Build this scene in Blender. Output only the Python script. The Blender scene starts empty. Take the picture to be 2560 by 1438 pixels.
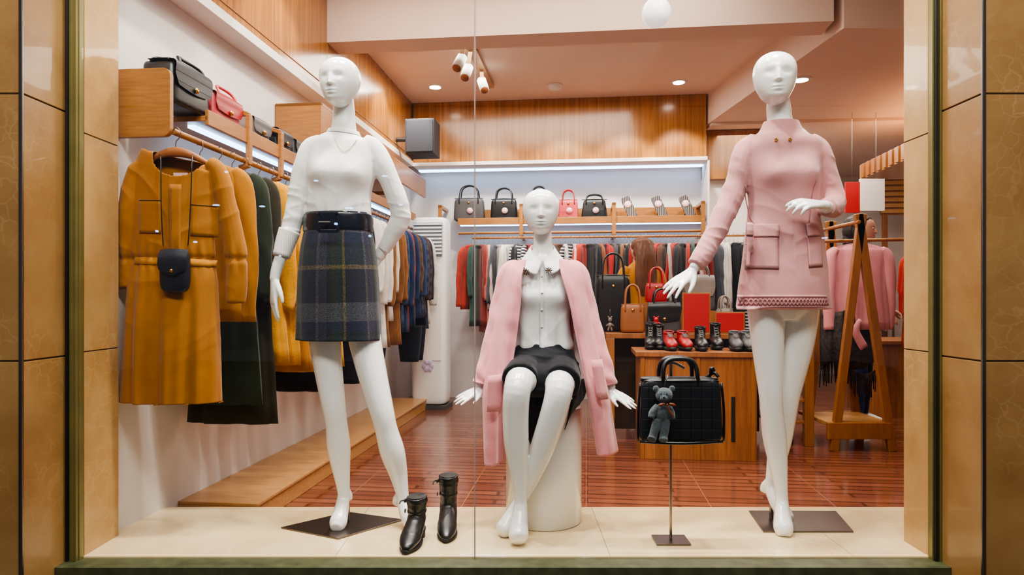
import bpy, bmesh, math, random
from math import sin, cos, pi
from mathutils import Vector, Matrix, noise
from mathutils.bvhtree import BVHTree
V=Vector
F=1700.0
TH=math.atan(.109); C=cos(TH); S=sin(TH)
CAMZ=1.0
# ---- measurements: a point seen at (px,py) that stands d metres from the lens plane -> world metres
def W(px,py,d): return V(((px-1280)*d/F, d, CAMZ+(750-py)*d/F))
def G(px,py,z=.1): return W(px,py,(CAMZ-z)*F/(py-750))
def toR(p): return V((p.x*C-p.y*S, p.x*S+p.y*C, p.z))
def Rv(px,py,v):
    k=(px-1280)/F; return toR(W(px,py,v/(k*S+C)))
def Ru(px,py,u):
    k=(px-1280)/F; return toR(W(px,py,u/(k*C-S)))
# ================= materials
def nodes(name):
    m=bpy.data.materials.new(name); m.use_nodes=True
    nt=m.node_tree; b=nt.nodes['Principled BSDF']; return m,nt,b
def lin(c):
    return tuple((x/12.92 if x<=.04045 else ((x+.055)/1.055)**2.4) for x in [q/255 for q in c])+(1,)
def tc(nt,scale=(1,1,1),out='Object',rot=(0,0,0)):
    t=nt.nodes.new('ShaderNodeTexCoord'); mp=nt.nodes.new('ShaderNodeMapping')
    mp.inputs['Scale'].default_value=scale; mp.inputs['Rotation'].default_value=rot
    nt.links.new(t.outputs[out],mp.inputs[0]); return mp.outputs[0]
def noi(nt,vec,scale,detail=3,rough=.55):
    n=nt.nodes.new('ShaderNodeTexNoise'); n.inputs['Scale'].default_value=scale
    n.inputs['Detail'].default_value=detail; n.inputs['Roughness'].default_value=rough
    nt.links.new(vec,n.inputs['Vector']); return n.outputs['Fac']
def ramp(nt,fac,stops,interp='LINEAR'):
    r=nt.nodes.new('ShaderNodeValToRGB'); cr=r.color_ramp; cr.interpolation=interp
    cr.elements[0].position=stops[0][0]; cr.elements[0].color=stops[0][1]
    cr.elements[1].position=stops[-1][0]; cr.elements[1].color=stops[-1][1]
    for p,c in stops[1:-1]:
        e=cr.elements.new(p); e.color=c
    nt.links.new(fac,r.inputs[0]); return r.outputs[0]
def mixc(nt,fac,a,b,bt='MIX'):
    m=nt.nodes.new('ShaderNodeMix'); m.data_type='RGBA'; m.blend_type=bt
    for s,i in ((fac,0),(a,6),(b,7)):
        if hasattr(s,'links'): nt.links.new(s,m.inputs[i])
        else: m.inputs[i].default_value=s
    return m.outputs[2]
def bump(nt,b,h,st=.3,dist=.002):
    n=nt.nodes.new('ShaderNodeBump'); n.inputs['Strength'].default_value=st; n.inputs['Distance'].default_value=dist
    nt.links.new(h,n.inputs['Height']); nt.links.new(n.outputs[0],b.inputs['Normal'])
def mk(name,col,rough=.5,metal=0,bs=None,var=.12,coat=0,sheen=0,spec=.5,vs=8,emit=None):
    m,nt,b=nodes(name); c=lin(col)
    v=tc(nt); n=noi(nt,v,vs,2)
    dk=tuple(x*(1-var) for x in c[:3])+(1,); lt=tuple(min(1,x*(1+var)) for x in c[:3])+(1,)
    nt.links.new(ramp(nt,n,[(.3,dk),(.7,lt)]),b.inputs['Base Color'])
    b.inputs['Roughness'].default_value=rough; b.inputs['Metallic'].default_value=metal
    b.inputs['Specular IOR Level'].default_value=spec
    b.inputs['Coat Weight'].default_value=coat; b.inputs['Coat Roughness'].default_value=.1
    b.inputs['Sheen Weight'].default_value=sheen
    if bs: bump(nt,b,noi(nt,v,bs[0],3),bs[1],bs[2])
    if emit:
        b.inputs['Emission Color'].default_value=lin(emit[0]); b.inputs['Emission Strength'].default_value=emit[1]
    return m
def fabric(name,col,rough=.85,fine=320,st=.35,var=.1,sheen=.15): return mk(name,col,rough,bs=(fine,st,.0018),var=var,sheen=sheen,spec=.2,vs=14)
def woodm(name,c1,c2,scale,rough=.35,coat=.3,strip=None):
    m,nt,b=nodes(name)
    v=tc(nt,scale); n=noi(nt,v,3.0,5,.6)
    col=ramp(nt,n,[(.3,lin(c1)),(.7,lin(c2))])
    if strip:
        o=nt.nodes.new('ShaderNodeTexCoord'); sp=nt.nodes.new('ShaderNodeSeparateXYZ'); nt.links.new(o.outputs['Object'],sp.inputs[0])
        ad=nt.nodes.new('ShaderNodeMath'); ad.operation='ADD'; nt.links.new(sp.outputs[0],ad.inputs[0]); nt.links.new(sp.outputs[1],ad.inputs[1])
        dv=nt.nodes.new('ShaderNodeMath'); dv.operation='MULTIPLY'; dv.inputs[1].default_value=1/strip; nt.links.new(ad.outputs[0],dv.inputs[0])
        fl=nt.nodes.new('ShaderNodeMath'); fl.operation='FLOOR'; nt.links.new(dv.outputs[0],fl.inputs[0])
        wn=nt.nodes.new('ShaderNodeTexWhiteNoise'); wn.noise_dimensions='1D'; nt.links.new(fl.outputs[0],wn.inputs['W'])
        g=ramp(nt,wn.outputs['Value'],[(0,(.70,.68,.64,1)),(1,(1.0,1.0,1.0,1))])
        col=mixc(nt,1.0,col,g,'MULTIPLY')
    nt.links.new(col,b.inputs['Base Color'])
    b.inputs['Roughness'].default_value=rough; b.inputs['Coat Weight'].default_value=coat; b.inputs['Coat Roughness'].default_value=.15
    bump(nt,b,n,.08,.001)
    return m
WHITE=mk('mannequin_white',(238,238,236),.26,coat=.45,var=.01)
WOOD=woodm('bamboo_wood',(144,94,44),(172,116,58),(3,3,30),.4,.2)
WOODV=woodm('bamboo_panel',(150,98,42),(182,122,58),(28,28,1.2),.24,.45,.018)
WOODX=woodm('pale_bamboo',(172,124,72),(198,148,92),(2,20,20),.32,.3)
TABLEW=woodm('table_wood',(136,80,40),(170,108,58),(25,25,2),.45,.15,.03)
AFW=woodm('rack_wood',(134,82,38),(158,100,50),(12,12,2),.4,.2)
WALL=mk('warm_white_paint',(222,214,210),.75,var=.02)
CEIL=mk('ceiling_paint',(222,198,184),.8,var=.02)
CEILW=mk('ceiling_paint_pale',(226,204,190),.8,var=.02)
CHROME=mk('brushed_steel',(150,140,132),.28,1,var=.05)
DSTEEL=mk('plate_steel',(120,112,108),.3,1,var=.08)
GOLD=mk('gold_metal',(206,160,74),.25,1)
BLK=mk('black_leather',(15,15,18),.36,bs=(260,.2,.001),var=.15,coat=.12)
BLKP=mk('black_plastic',(26,26,28),.4)
RUB=mk('black_rubber',(17,17,18),.6)
REDL=mk('red_leather',(156,24,30),.38,bs=(240,.2,.001))
CORAL=mk('coral_leather',(188,70,76),.4,bs=(240,.2,.001))
GREYL=mk('grey_leather',(74,72,74),.45,bs=(240,.2,.001))
NAVYL=mk('navy_leather',(18,22,34),.42,bs=(240,.2,.001))
BRNL=mk('tan_leather',(148,88,44),.45,bs=(200,.2,.001))
TAUPE=mk('taupe_leather',(122,110,102),.5,bs=(200,.2,.001))
PINKTAG=mk('pink_tag_card',(236,186,192),.6,var=.02)
WHT=mk('white_plastic',(230,230,230),.35,var=.01)
CARD=mk('white_card',(240,236,232),.6,var=.01)
REDCARD=mk('red_card',(178,22,24),.5,var=.03)
LACE=mk('grey_bootlace',(120,116,112),.8)
KNIT=fabric('white_knit',(240,239,236),.85,420,.3,.02)
BLOUSE=fabric('white_chiffon',(246,246,244),.6,500,.08,.015)
PINKD=fabric('pink_suede_fabric',(198,142,142),.85,380,.25,.04,.3)
PINKC=fabric('pink_wool',(224,148,154),.9,260,.5,.07,.4)
PINKT=fabric('pink_jersey',(212,136,140),.9,400,.25,.05)
SKIRTB=fabric('black_crepe',(20,20,26),.75,500,.25,.1)
MUST=fabric('mustard_crepe',(152,96,20),.8,450,.2,.06)
MUST2=fabric('mustard_rib',(166,108,20),.85,400,.35,.08)
GREEN=fabric('forest_green_cloth',(30,38,23),.85,400,.3,.15)
YEL=fabric('yellow_lace',(198,138,18),.8,110,1.0,.18)
SUEDE=fabric('grey_plush',(74,82,88),.95,300,.6,.15,.4)
BROWNR=mk('brown_ribbon',(116,60,36),.4)
GREENST=mk('green_stone',(66,70,46),.5,bs=(30,.2,.002),var=.3,vs=20)
FRAME=mk('olive_metal',(128,122,78),.35,.5,var=.1)
DFRAME=mk('dark_rubber_gasket',(26,25,22),.5)
SKIN=mk('skin',(200,150,124),.5,var=.04)
HAIRD=mk('dark_hair',(36,26,22),.5,bs=(300,.6,.002),var=.3)
HAIRB=mk('brown_hair',(96,56,30),.5,bs=(300,.6,.002),var=.3)
DENIM=fabric('denim',(34,50,94),.85,500,.3,.25)
EMB=mk('cool_light_strip',(230,245,255),.5,emit=((160,208,255),8))
EMW=mk('warm_lamp_lens',(255,240,220),.5,emit=((255,238,216),24))
GLOBE=mk('opal_globe_glass',(250,248,246),.3,emit=((255,248,244),.7))
STREETE=mk('street_bulb',(235,245,255),.3,emit=((150,196,255),26))
def cloth(c): 
    return fabric('cloth_%d_%d_%d'%c,c,.88,350,.3,.15)
def tile_mat(name,c1,c2,vein,rough,sc=9):
    m,nt,b=nodes(name); v=tc(nt)
    n=noi(nt,v,5,4); base=ramp(nt,n,[(.3,lin(c1)),(.7,lin(c2))])
    vo=nt.nodes.new('ShaderNodeTexVoronoi'); vo.feature='DISTANCE_TO_EDGE'; vo.inputs['Scale'].default_value=sc
    nd=nt.nodes.new('ShaderNodeTexNoise'); nd.inputs['Scale'].default_value=7; nd.inputs['Detail'].default_value=4
    nt.links.new(v,nd.inputs['Vector'])
    mx=nt.nodes.new('ShaderNodeMix'); mx.data_type='RGBA'; mx.inputs[0].default_value=.12
    nt.links.new(v,mx.inputs[6]); nt.links.new(nd.outputs['Color'],mx.inputs[7]); nt.links.new(mx.outputs[2],vo.inputs['Vector'])
    f=ramp(nt,vo.outputs['Distance'],[(0,(1,1,1,1)),(.05,(0,0,0,1))])
    f2=mixc(nt,1.0,f,ramp(nt,noi(nt,v,3,2),[(.4,(0,0,0,1)),(.75,(.45,.45,.45,1))]),'MULTIPLY')
    nt.links.new(mixc(nt,f2,base,lin(vein)),b.inputs['Base Color'])
    b.inputs['Roughness'].default_value=rough; b.inputs['Coat Weight'].default_value=.3; return m
TILE=tile_mat('beige_marble_tile',(172,134,84),(194,158,106),(216,186,136),.25,16)
TILED=tile_mat('tan_marble_tile',(140,104,62),(162,126,80),(186,152,108),.3,18)
SILLM=tile_mat('cream_stone',(214,188,142),(226,204,162),(236,220,184),.18,5)
GROUT=mk('dark_grout',(80,58,36),.8)
def floor_mat():
    m,nt,b=nodes('red_plank_floor')
    v=tc(nt)
    br=nt.nodes.new('ShaderNodeTexBrick'); nt.links.new(v,br.inputs['Vector'])
    br.inputs['Color1'].default_value=lin((98,50,36)); br.inputs['Color2'].default_value=lin((136,80,58)); br.inputs['Mortar'].default_value=lin((42,18,13))
    br.inputs['Scale'].default_value=1; br.inputs['Mortar Size'].default_value=.010; br.inputs['Mortar Smooth'].default_value=.2; br.inputs['Brick Width'].default_value=.9; br.inputs['Row Height'].default_value=.075
    n=noi(nt,tc(nt,(1.2,34,1)),4,4)
    c=mixc(nt,.35,br.outputs['Color'],ramp(nt,n,[(.35,lin((72,34,24))),(.65,lin((156,94,68)))]))
    b2=nt.nodes.new('ShaderNodeTexBrick'); nt.links.new(v,b2.inputs['Vector']); b2.offset=0
    b2.inputs['Scale'].default_value=1; b2.inputs['Mortar Size'].default_value=.0025; b2.inputs['Brick Width'].default_value=.6; b2.inputs['Row Height'].default_value=.6
    nt.links.new(mixc(nt,b2.outputs['Fac'],c,lin((150,98,74))),b.inputs['Base Color'])
    b.inputs['Roughness'].default_value=.2; b.inputs['Coat Weight'].default_value=.4; b.inputs['Coat Roughness'].default_value=.08; return m
FLOOR=floor_mat()
def plaid():
    m,nt,b=nodes('plaid_wool')
    t=nt.nodes.new('ShaderNodeTexCoord'); sp=nt.nodes.new('ShaderNodeSeparateXYZ'); nt.links.new(t.outputs['UV'],sp.inputs[0])
    def st(o,f,stops):
        q=nt.nodes.new('ShaderNodeMath'); q.operation='MULTIPLY'; q.inputs[1].default_value=f; nt.links.new(o,q.inputs[0])
        fr=nt.nodes.new('ShaderNodeMath'); fr.operation='FRACT'; nt.links.new(q.outputs[0],fr.inputs[0])
        return ramp(nt,fr.outputs[0],stops,'CONSTANT')
    N=lin((15,22,48));Gn=lin((20,36,30));Y=lin((96,82,44));P=lin((48,38,64));K=lin((12,12,17));GR=lin((74,74,78))
    a=st(sp.outputs[0],5,[(0,N),(.22,Y),(.27,Gn),(.5,K),(.58,P),(.74,GR),(.8,N),(1,N)])
    c=st(sp.outputs[1],1.7,[(0,K),(.12,GR),(.34,N),(.5,K),(.56,Gn),(.75,Y),(.79,K),(1,K)])
    x=mixc(nt,.5,a,c)
    n=noi(nt,tc(nt),230,2); x=mixc(nt,.75,x,ramp(nt,n,[(.35,(.15,.15,.17,1)),(.7,(1.8,1.8,1.8,1))]),'MULTIPLY')
    nt.links.new(x,b.inputs['Base Color']); b.inputs['Roughness'].default_value=.95; bump(nt,b,n,.5,.002); b.inputs['Sheen Weight'].default_value=.1
    return m
PLAID=plaid()
def stripes(name,c1,c2,f,axis=2):
    m,nt,b=nodes(name); t=nt.nodes.new('ShaderNodeTexCoord'); sp=nt.nodes.new('ShaderNodeSeparateXYZ'); nt.links.new(t.outputs['Object'],sp.inputs[0])
    q=nt.nodes.new('ShaderNodeMath'); q.operation='MULTIPLY'; q.inputs[1].default_value=f; nt.links.new(sp.outputs[axis],q.inputs[0])
    fr=nt.nodes.new('ShaderNodeMath'); fr.operation='FRACT'; nt.links.new(q.outputs[0],fr.inputs[0])
    nt.links.new(ramp(nt,fr.outputs[0],[(0,lin(c1)),(.5,lin(c2))],'CONSTANT'),b.inputs['Base Color']); b.inputs['Roughness'].default_value=.9; return m
STRIPE=stripes('striped_knit',(226,222,218),(30,32,44),34)
RIB=stripes('ribbed_white',(242,240,236),(222,218,212),160,0)
def quilt(cell,name,st):
    m,nt,b=nodes(name)
    br=nt.nodes.new('ShaderNodeTexBrick'); br.offset=0; nt.links.new(tc(nt,rot=(pi/2,0,0)),br.inputs['Vector'])
    br.inputs['Scale'].default_value=1; br.inputs['Mortar Size'].default_value=.0025; br.inputs['Mortar Smooth'].default_value=1
    br.inputs['Brick Width'].default_value=cell; br.inputs['Row Height'].default_value=cell
    nt.links.new(mixc(nt,br.outputs['Fac'],lin((24,28,35)),lin((5,6,9))),b.inputs['Base Color']); b.inputs['Roughness'].default_value=.42
    n=nt.nodes.new('ShaderNodeMath'); n.operation='SUBTRACT'; n.inputs[0].default_value=1; nt.links.new(br.outputs['Fac'],n.inputs[1])
    bump(nt,b,n.outputs[0],st,.002); return m
QUILT=quilt(.038,'quilted_black_leather',.35)
def glassm():
    m=bpy.data.materials.new('window_glass'); m.use_nodes=True; nt=m.node_tree; nt.nodes.clear()
    o=nt.nodes.new('ShaderNodeOutputMaterial'); mx=nt.nodes.new('ShaderNodeMixShader'); mx.inputs[0].default_value=.05
    t=nt.nodes.new('ShaderNodeBsdfTransparent'); t.inputs[0].default_value=(.985,.99,.985,1)
    g=nt.nodes.new('ShaderNodeBsdfGlossy'); g.inputs['Roughness'].default_value=.0
    nt.links.new(t.outputs[0],mx.inputs[1]); nt.links.new(g.outputs[0],mx.inputs[2]); nt.links.new(mx.outputs[0],o.inputs[0]); return m
GLASS=glassm()
# ================= mesh builder
def crom(P,t):
    n=len(P)-1; i=min(int(t),n-1); f=t-i
    p0=P[max(i-1,0)];p1=P[i];p2=P[i+1];p3=P[min(i+2,n)]
    return [.5*((2*b)+(-a+c)*f+(2*a-5*b+4*c-d)*f*f+(-a+3*b-3*c+d)*f**3) for a,b,c,d in zip(p0,p1,p2,p3)]
def empty(name,loc=(0,0,0)):
    e=bpy.data.objects.new(name,None); bpy.context.collection.objects.link(e); e.empty_display_size=.1; e.location=loc; return e
class B:
    def __init__(s): s.v=[];s.f=[];s.mi=[];s.uv=[];s.sm=[];s.mats=[];s.x=Matrix.Identity(4)
    def add(s,vs,fs,m,smooth=True,uvs=None):
        if m not in s.mats: s.mats.append(m)
        k=s.mats.index(m); o=len(s.v)
        s.v+=[tuple(s.x@V(p)) for p in vs]
        for i,f in enumerate(fs):
            s.f.append([a+o for a in f]); s.mi.append(k); s.sm.append(smooth); s.uv.append(uvs[i] if uvs else None)
    def bx(s,lo,hi,m,rz=0,taper=None):
        c=[(a+b)/2 for a,b in zip(lo,hi)]; h=[abs(b-a)/2 for a,b in zip(lo,hi)]
        vs=[]
        for z in (-1,1):
            for y in (-1,1):
                for x in (-1,1):
                    k=taper if (taper and z>0) else 1
                    X=x*h[0]*k;Y=y*h[1]*k
                    vs.append((c[0]+X*cos(rz)-Y*sin(rz),c[1]+X*sin(rz)+Y*cos(rz),c[2]+z*h[2]))
        s.add(vs,[(0,2,3,1),(4,5,7,6),(0,1,5,4),(2,6,7,3),(0,4,6,2),(1,3,7,5)],m,False)
    def prism(s,pts,z0,z1,m):
        n=len(pts); vs=[(p[0],p[1],z0) for p in pts]+[(p[0],p[1],z1) for p in pts]
        s.add(vs,[tuple(range(n))[::-1],tuple(range(n,2*n))]+[(i,(i+1)%n,(i+1)%n+n,i+n) for i in range(n)],m,False)
    def bar(s,p,q,w,h,m,ref=V((0,1,0))):
        p=V(p);q=V(q);t=(q-p).normalized(); a=ref.cross(t).normalized(); b=t.cross(a)
        vs=[]
        for e in (p,q):
            for i,j in ((-1,-1),(1,-1),(1,1),(-1,1)): vs.append(e+a*w/2*i+b*h/2*j)
        s.add(vs,[(3,2,1,0),(4,5,6,7)]+[(i,(i+1)%4,(i+1)%4+4,i+4) for i in range(4)],m,False)
    def tube(s,pts,rad,m,seg=14,sub=4,ref=V((0,1,0)),disp=None,cap=True,closed=False):
        P=[]
        for p,r in zip(pts,rad):
            r=r if isinstance(r,(tuple,list)) else (r,r); P.append([p[0],p[1],p[2],r[0],r[1]])
        n=len(P)-1; N=max(n*sub,1); rows=[crom(P,i*n/N) for i in range(N+1)]
        vs=[];fs=[];uv=[]; a=None
        for i,r in enumerate(rows):
            p=V(r[:3]); q=V(rows[min(i+1,N)][:3])-V(rows[max(i-1,0)][:3])
            if closed and i in(0,N): q=V(rows[1][:3])-V(rows[N-1][:3])
            t=q.normalized() if q.length>1e-9 else V((0,0,1))
            if a is None:
                a=ref.cross(t)
                if a.length<.05: a=V((1,0,0)).cross(t)
            else: a=a-t*a.dot(t)
            a.normalize(); b=t.cross(a)
            for j in range(seg):
                th=pi/2+2*pi*j/seg; ra=max(r[3],.0001);rb=max(r[4],.0001)
                if disp:
                    k=disp(th,i/N,p); ra+=k; rb+=k
                vs.append(p+a*cos(th)*ra+b*sin(th)*rb)
        for i in range(N):
            for j in range(seg):
                j2=(j+1)%seg; fs.append((i*seg+j,i*seg+j2,(i+1)*seg+j2,(i+1)*seg+j))
                uv.append([(j/seg,i/N),((j+1)/seg,i/N),((j+1)/seg,(i+1)/N),(j/seg,(i+1)/N)])
        if cap and not closed:
            fs.append(tuple(range(seg))[::-1]); fs.append(tuple(range(N*seg,(N+1)*seg))); uv+= [None,None]
            uv[-1]=[(0,0)]*seg; uv[-2]=[(0,0)]*seg
        s.add(vs,fs,m,True,uv)
    def cyl(s,p,q,r,m,r2=None,seg=16,cap=True): s.tube([p,q],[r,r if r2 is None else r2],m,seg,1,cap=cap)
    def sup(s,c,h,m,e=2.0,seg=20,taper=1,rot=None,e2=None):
        e2=e2 or e; c=V(c); vs=[];fs=[]
        def pw(x,k): return math.copysign(abs(x)**(2/k),x)
        R=rot or Matrix.Identity(3); nv=max(seg//2,6)
        for i in range(nv+1):
            la=-pi/2+pi*i/nv
            for j in range(seg):
                lo=2*pi*j/seg; z=pw(sin(la),e2); k=1+(taper-1)*(z+1)/2
                vs.append(c+R@V((h[0]*pw(cos(la),e2)*pw(cos(lo),e)*k,h[1]*pw(cos(la),e2)*pw(sin(lo),e)*k,h[2]*z)))
        for i in range(nv):
            for j in range(seg):
                j2=(j+1)%seg; fs.append((i*seg+j,i*seg+j2,(i+1)*seg+j2,(i+1)*seg+j))
        s.add(vs,fs,m)
    def sheet(s,rows,m,su=4,sv=4,disp=None):
        R=[[list(p) for p in r] for r in rows]; nr=len(R)-1; nc=len(R[0])-1
        cols=[]
        for r in R: cols.append([crom(r,j*nc/(nc*su)) for j in range(nc*su+1)])
        vs=[];fs=[];uv=[]; Wd=nc*su+1; H=nr*sv
        for i in range(H+1):
            t=i*nr/H if H else 0
            for j in range(Wd):
                p=V(crom([c[j] for c in cols],t))
                if disp: p=p+disp(j/(Wd-1),i/H,p)
                vs.append(p)
        for i in range(H):
            for j in range(Wd-1):
                fs.append((i*Wd+j,i*Wd+j+1,(i+1)*Wd+j+1,(i+1)*Wd+j))
        s.add(vs,fs,m)
    def obj(s,name,bevel=0,parent=None,room=False,solid=0,subd=0):
        me=bpy.data.meshes.new(name); me.from_pydata(s.v,[],s.f)
        for m in s.mats: me.materials.append(m)
        me.polygons.foreach_set('material_index',s.mi); me.polygons.foreach_set('use_smooth',s.sm)
        ul=me.uv_layers.new(name='UVMap')
        for p,u in zip(me.polygons,s.uv):
            if u:
                for k,li in enumerate(p.loop_indices): ul.data[li].uv=u[k]
        me.update(); o=bpy.data.objects.new(name,me); bpy.context.collection.objects.link(o)
        if solid:
            q=o.modifiers.new('thickness','SOLIDIFY'); q.thickness=solid; q.offset=0
        if subd:
            q=o.modifiers.new('smooth','SUBSURF'); q.levels=subd; q.render_levels=subd
        if bevel:
            q=o.modifiers.new('bevel','BEVEL'); q.width=bevel; q.segments=2; q.limit_method='ANGLE'; q.angle_limit=.7
        if parent: o.parent=parent
        if room: o.rotation_euler=(0,0,-TH)
        return o
def rm(b,name,mat,vox=.005,it=8,fn=None,cut=None,parent=None,solid=0):
    o=b.obj(name); m=o.modifiers.new('r','REMESH'); m.mode='VOXEL'; m.voxel_size=vox
    q=o.modifiers.new('s','SMOOTH'); q.iterations=it; q.factor=.5
    bpy.context.view_layer.update(); dg=bpy.context.evaluated_depsgraph_get()
    me=bpy.data.meshes.new_from_object(o.evaluated_get(dg)); o.modifiers.clear(); old=o.data; o.data=me; bpy.data.meshes.remove(old); me.name=name
    if fn:
        cs=[v.co.copy() for v in me.vertices]; ns=[v.normal.copy() for v in me.vertices]
        for i,v in enumerate(me.vertices): v.co=cs[i]+ns[i]*fn(cs[i],ns[i])
    if cut:
        bm=bmesh.new(); bm.from_mesh(me); bmesh.ops.delete(bm,geom=[v for v in bm.verts if cut(v.co)],context='VERTS'); bm.to_mesh(me); bm.free()
    me.materials.clear(); me.materials.append(mat)
    me.polygons.foreach_set('material_index',[0]*len(me.polygons)); me.polygons.foreach_set('use_smooth',[True]*len(me.polygons)); me.update()
    if solid:
        q=o.modifiers.new('thickness','SOLIDIFY'); q.thickness=solid
    if parent: o.parent=parent
    return o
def bvh(o):
    return BVHTree.FromPolygons([v.co for v in o.data.vertices],[tuple(p.vertices) for p in o.data.polygons])
def patch(b,tree,poly,m,off=.003,nx=10,nz=10,front=-1):
    """cloth piece laid on a garment: poly = 4 corners (x,z) tl,tr,br,bl"""
    vs=[];fs=[]; ly=None
    for i in range(nz+1):
        for j in range(nx+1):
            u=j/nx;w=i/nz
            x=(poly[0][0]*(1-u)+poly[1][0]*u)*(1-w)+(poly[3][0]*(1-u)+poly[2][0]*u)*w
            z=(poly[0][1]*(1-u)+poly[1][1]*u)*(1-w)+(poly[3][1]*(1-u)+poly[2][1]*u)*w
            h=tree.ray_cast(V((x,0 if front<0 else 6,z)),V((0,-front,0)))
            if h[0] is not None: ly=h[0].y
            vs.append(V((x,(ly if ly is not None else 2.6)+front*off,z)))
    for i in range(nz):
        for j in range(nx): a=i*(nx+1)+j; fs.append((a,a+1,a+nx+2,a+nx+1))
    b.add(vs,fs,m)
def px4(pts,d): return [(W(p[0],p[1],d).x,W(p[0],p[1],d).z) for p in pts]
def T(b,D,L,m,ratio=1.0,**k):
    pts=[];rd=[]
    for q in L:
        d=D+q[2]; pts.append(W(q[0],q[1],d)); a=q[3]*d/F; rd.append((a,a*(q[4] if len(q)>4 else ratio)))
    b.tube(pts,rd,m,**k)
def g(x,s): return math.exp(-(x/s)**2)
def wr(p,fx,fz,an,sd,pw=3):
    """soft drag-wrinkle ridges running along a direction in the garment front"""
    x=p.x*cos(an)-p.z*sin(an); z=p.x*sin(an)+p.z*cos(an)
    n=noise.noise(V((x*fx+sd*3.1,p.y*fx+sd,z*fz))); return max(0,1-2.2*abs(n))**pw
def bust(p,n,c,dx,amp):
    """soft chest shape: c = centre of the chest (world), dx = half spacing"""
    if n.y>=0: return 0
    dz=p.z-c.z; v=g(dz,.060) if dz>0 else g(dz,.048)
    return amp*(-n.y)*v*(.75*g(p.x-c.x-dx,.046)+.75*g(p.x-c.x+dx,.046)+.42*g(p.x-c.x,.09))
def ci(T_,x):
    for i in range(len(T_)-1):
        if x<=T_[i+1][0]:
            f=(x-T_[i][0])/(T_[i+1][0]-T_[i][0]); P=[[a[1]] for a in T_]; return crom(P,i+f)[0]
    return T_[-1][1]
WM=[(0,.36),(.1,.37),(.2,.362),(.35,.374),(.5,.392),(.65,.415),(.8,.445),(.9,.465),(1,.47)]
FM=[(0,.60),(.1,.56),(.2,.47),(.35,.41),(.5,.40),(.65,.42),(.8,.45),(.9,.46),(1,.46)]
BM=[(0,.15),(.1,.17),(.2,.25),(.35,.38),(.5,.46),(.65,.50),(.8,.52),(.9,.53),(1,.53)]
def head(b,chin,H,yaw,m,pitch=0,sharp=1.0):
    NZ,NA=84,96; vs=[];fs=[]
    R=Matrix.Rotation(yaw,3,'Z')@Matrix.Rotation(pitch,3,'X')
    for j in range(NZ+1):
        z=(1-cos(pi*j/NZ))/2; e=math.sqrt(max(0,1-(2*z-1)**2)); w=e*ci(WM,z);f=e*ci(FM,z);bk=e*ci(BM,z)
        for i in range(NA):
            a=2*pi*i/NA; cx=math.copysign(abs(cos(a))**.96,cos(a)); sx=math.copysign(abs(sin(a))**.96,sin(a))
            x=w*cx; y=(-f if sx>0 else -bk)*sx
            if sx>0:
                if z<.37: am=.085*g(z-.37,.024)
                elif z<.60: am=.012+.073*(.60-z)/.23
                else: am=.012*g(z-.60,.08)
                D=am*g(x,.034+.026*max(0,min(1,(.62-z)/.25)))
                D-=.026*g(abs(x)-.15,.085)*g(z-.535,.06)
                D+=.008*g(abs(x)-.2,.09)*g(z-.4,.09)
                D+=.030*g(x,.075)*(g(z-.262,.018)+1.1*g(z-.208,.02))
                D-=.022*g(x,.085)*g(z-.235,.009)
                D-=.012*g(x,.1)*g(z-.16,.022)
                D+=.016*g(x,.08)*g(z-.08,.05)
                y-=D*sharp
            vs.append(chin+R@V((x*H,y*H,z*H)))
    for j in range(NZ):
        for i in range(NA):
            i2=(i+1)%NA; fs.append((j*NA+i,j*NA+i2,(j+1)*NA+i2,(j+1)*NA+i))
    b.add(vs,fs,m)
def hand(b,wr_,dv,nr,s,m,curl=(.25,.3,.35,.4),side=1,spread=.09,thumb=0.0):
    Y=V(dv).normalized(); Z=V(nr); Z=(Z-Y*Z.dot(Y)).normalized(); X=Y.cross(Z)*side
    L=lambda x,y,z: V(wr_)+X*x*s+Y*y*s+Z*z*s
    b.tube([L(0,-.03,0),L(0,0,0),L(.002,.035,0),L(0,.07,0),L(0,.088,0)],[(.020*s,.017*s),(.021*s,.016*s),(.031*s,.014*s),(.037*s,.012*s),(.034*s,.009*s)],m,seg=16,ref=Z)
    xs=(.0285,.0095,-.0095,-.0275); ys=(.078,.083,.08,.072); ls=(.070,.078,.072,.056)
    for k in range(4):
        p=L(xs[k],ys[k],0); an=0; pts=[L(xs[k]*.9,ys[k]-.025,0),p]; sp=(1.5-k)*spread
        for q in (.45,.32,.25):
            an+=curl[k]; dr=(X*sin(sp)+Y*cos(sp))*cos(an)-Z*sin(an); p=p+dr*ls[k]*q*s; pts.append(p)
        b.tube(pts,[.0085*s,.0085*s,.0078*s,.007*s,.0045*s],m,seg=10,sub=3)
    b.tube([L(.012,.0,-.003),L(.034,.03,-.010-thumb*.3),L(.047,.058,-.016-thumb*.6),L(.052,.085,-.022-thumb)],[.014*s,.012*s,.0095*s,.006*s],m,seg=10)
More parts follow.
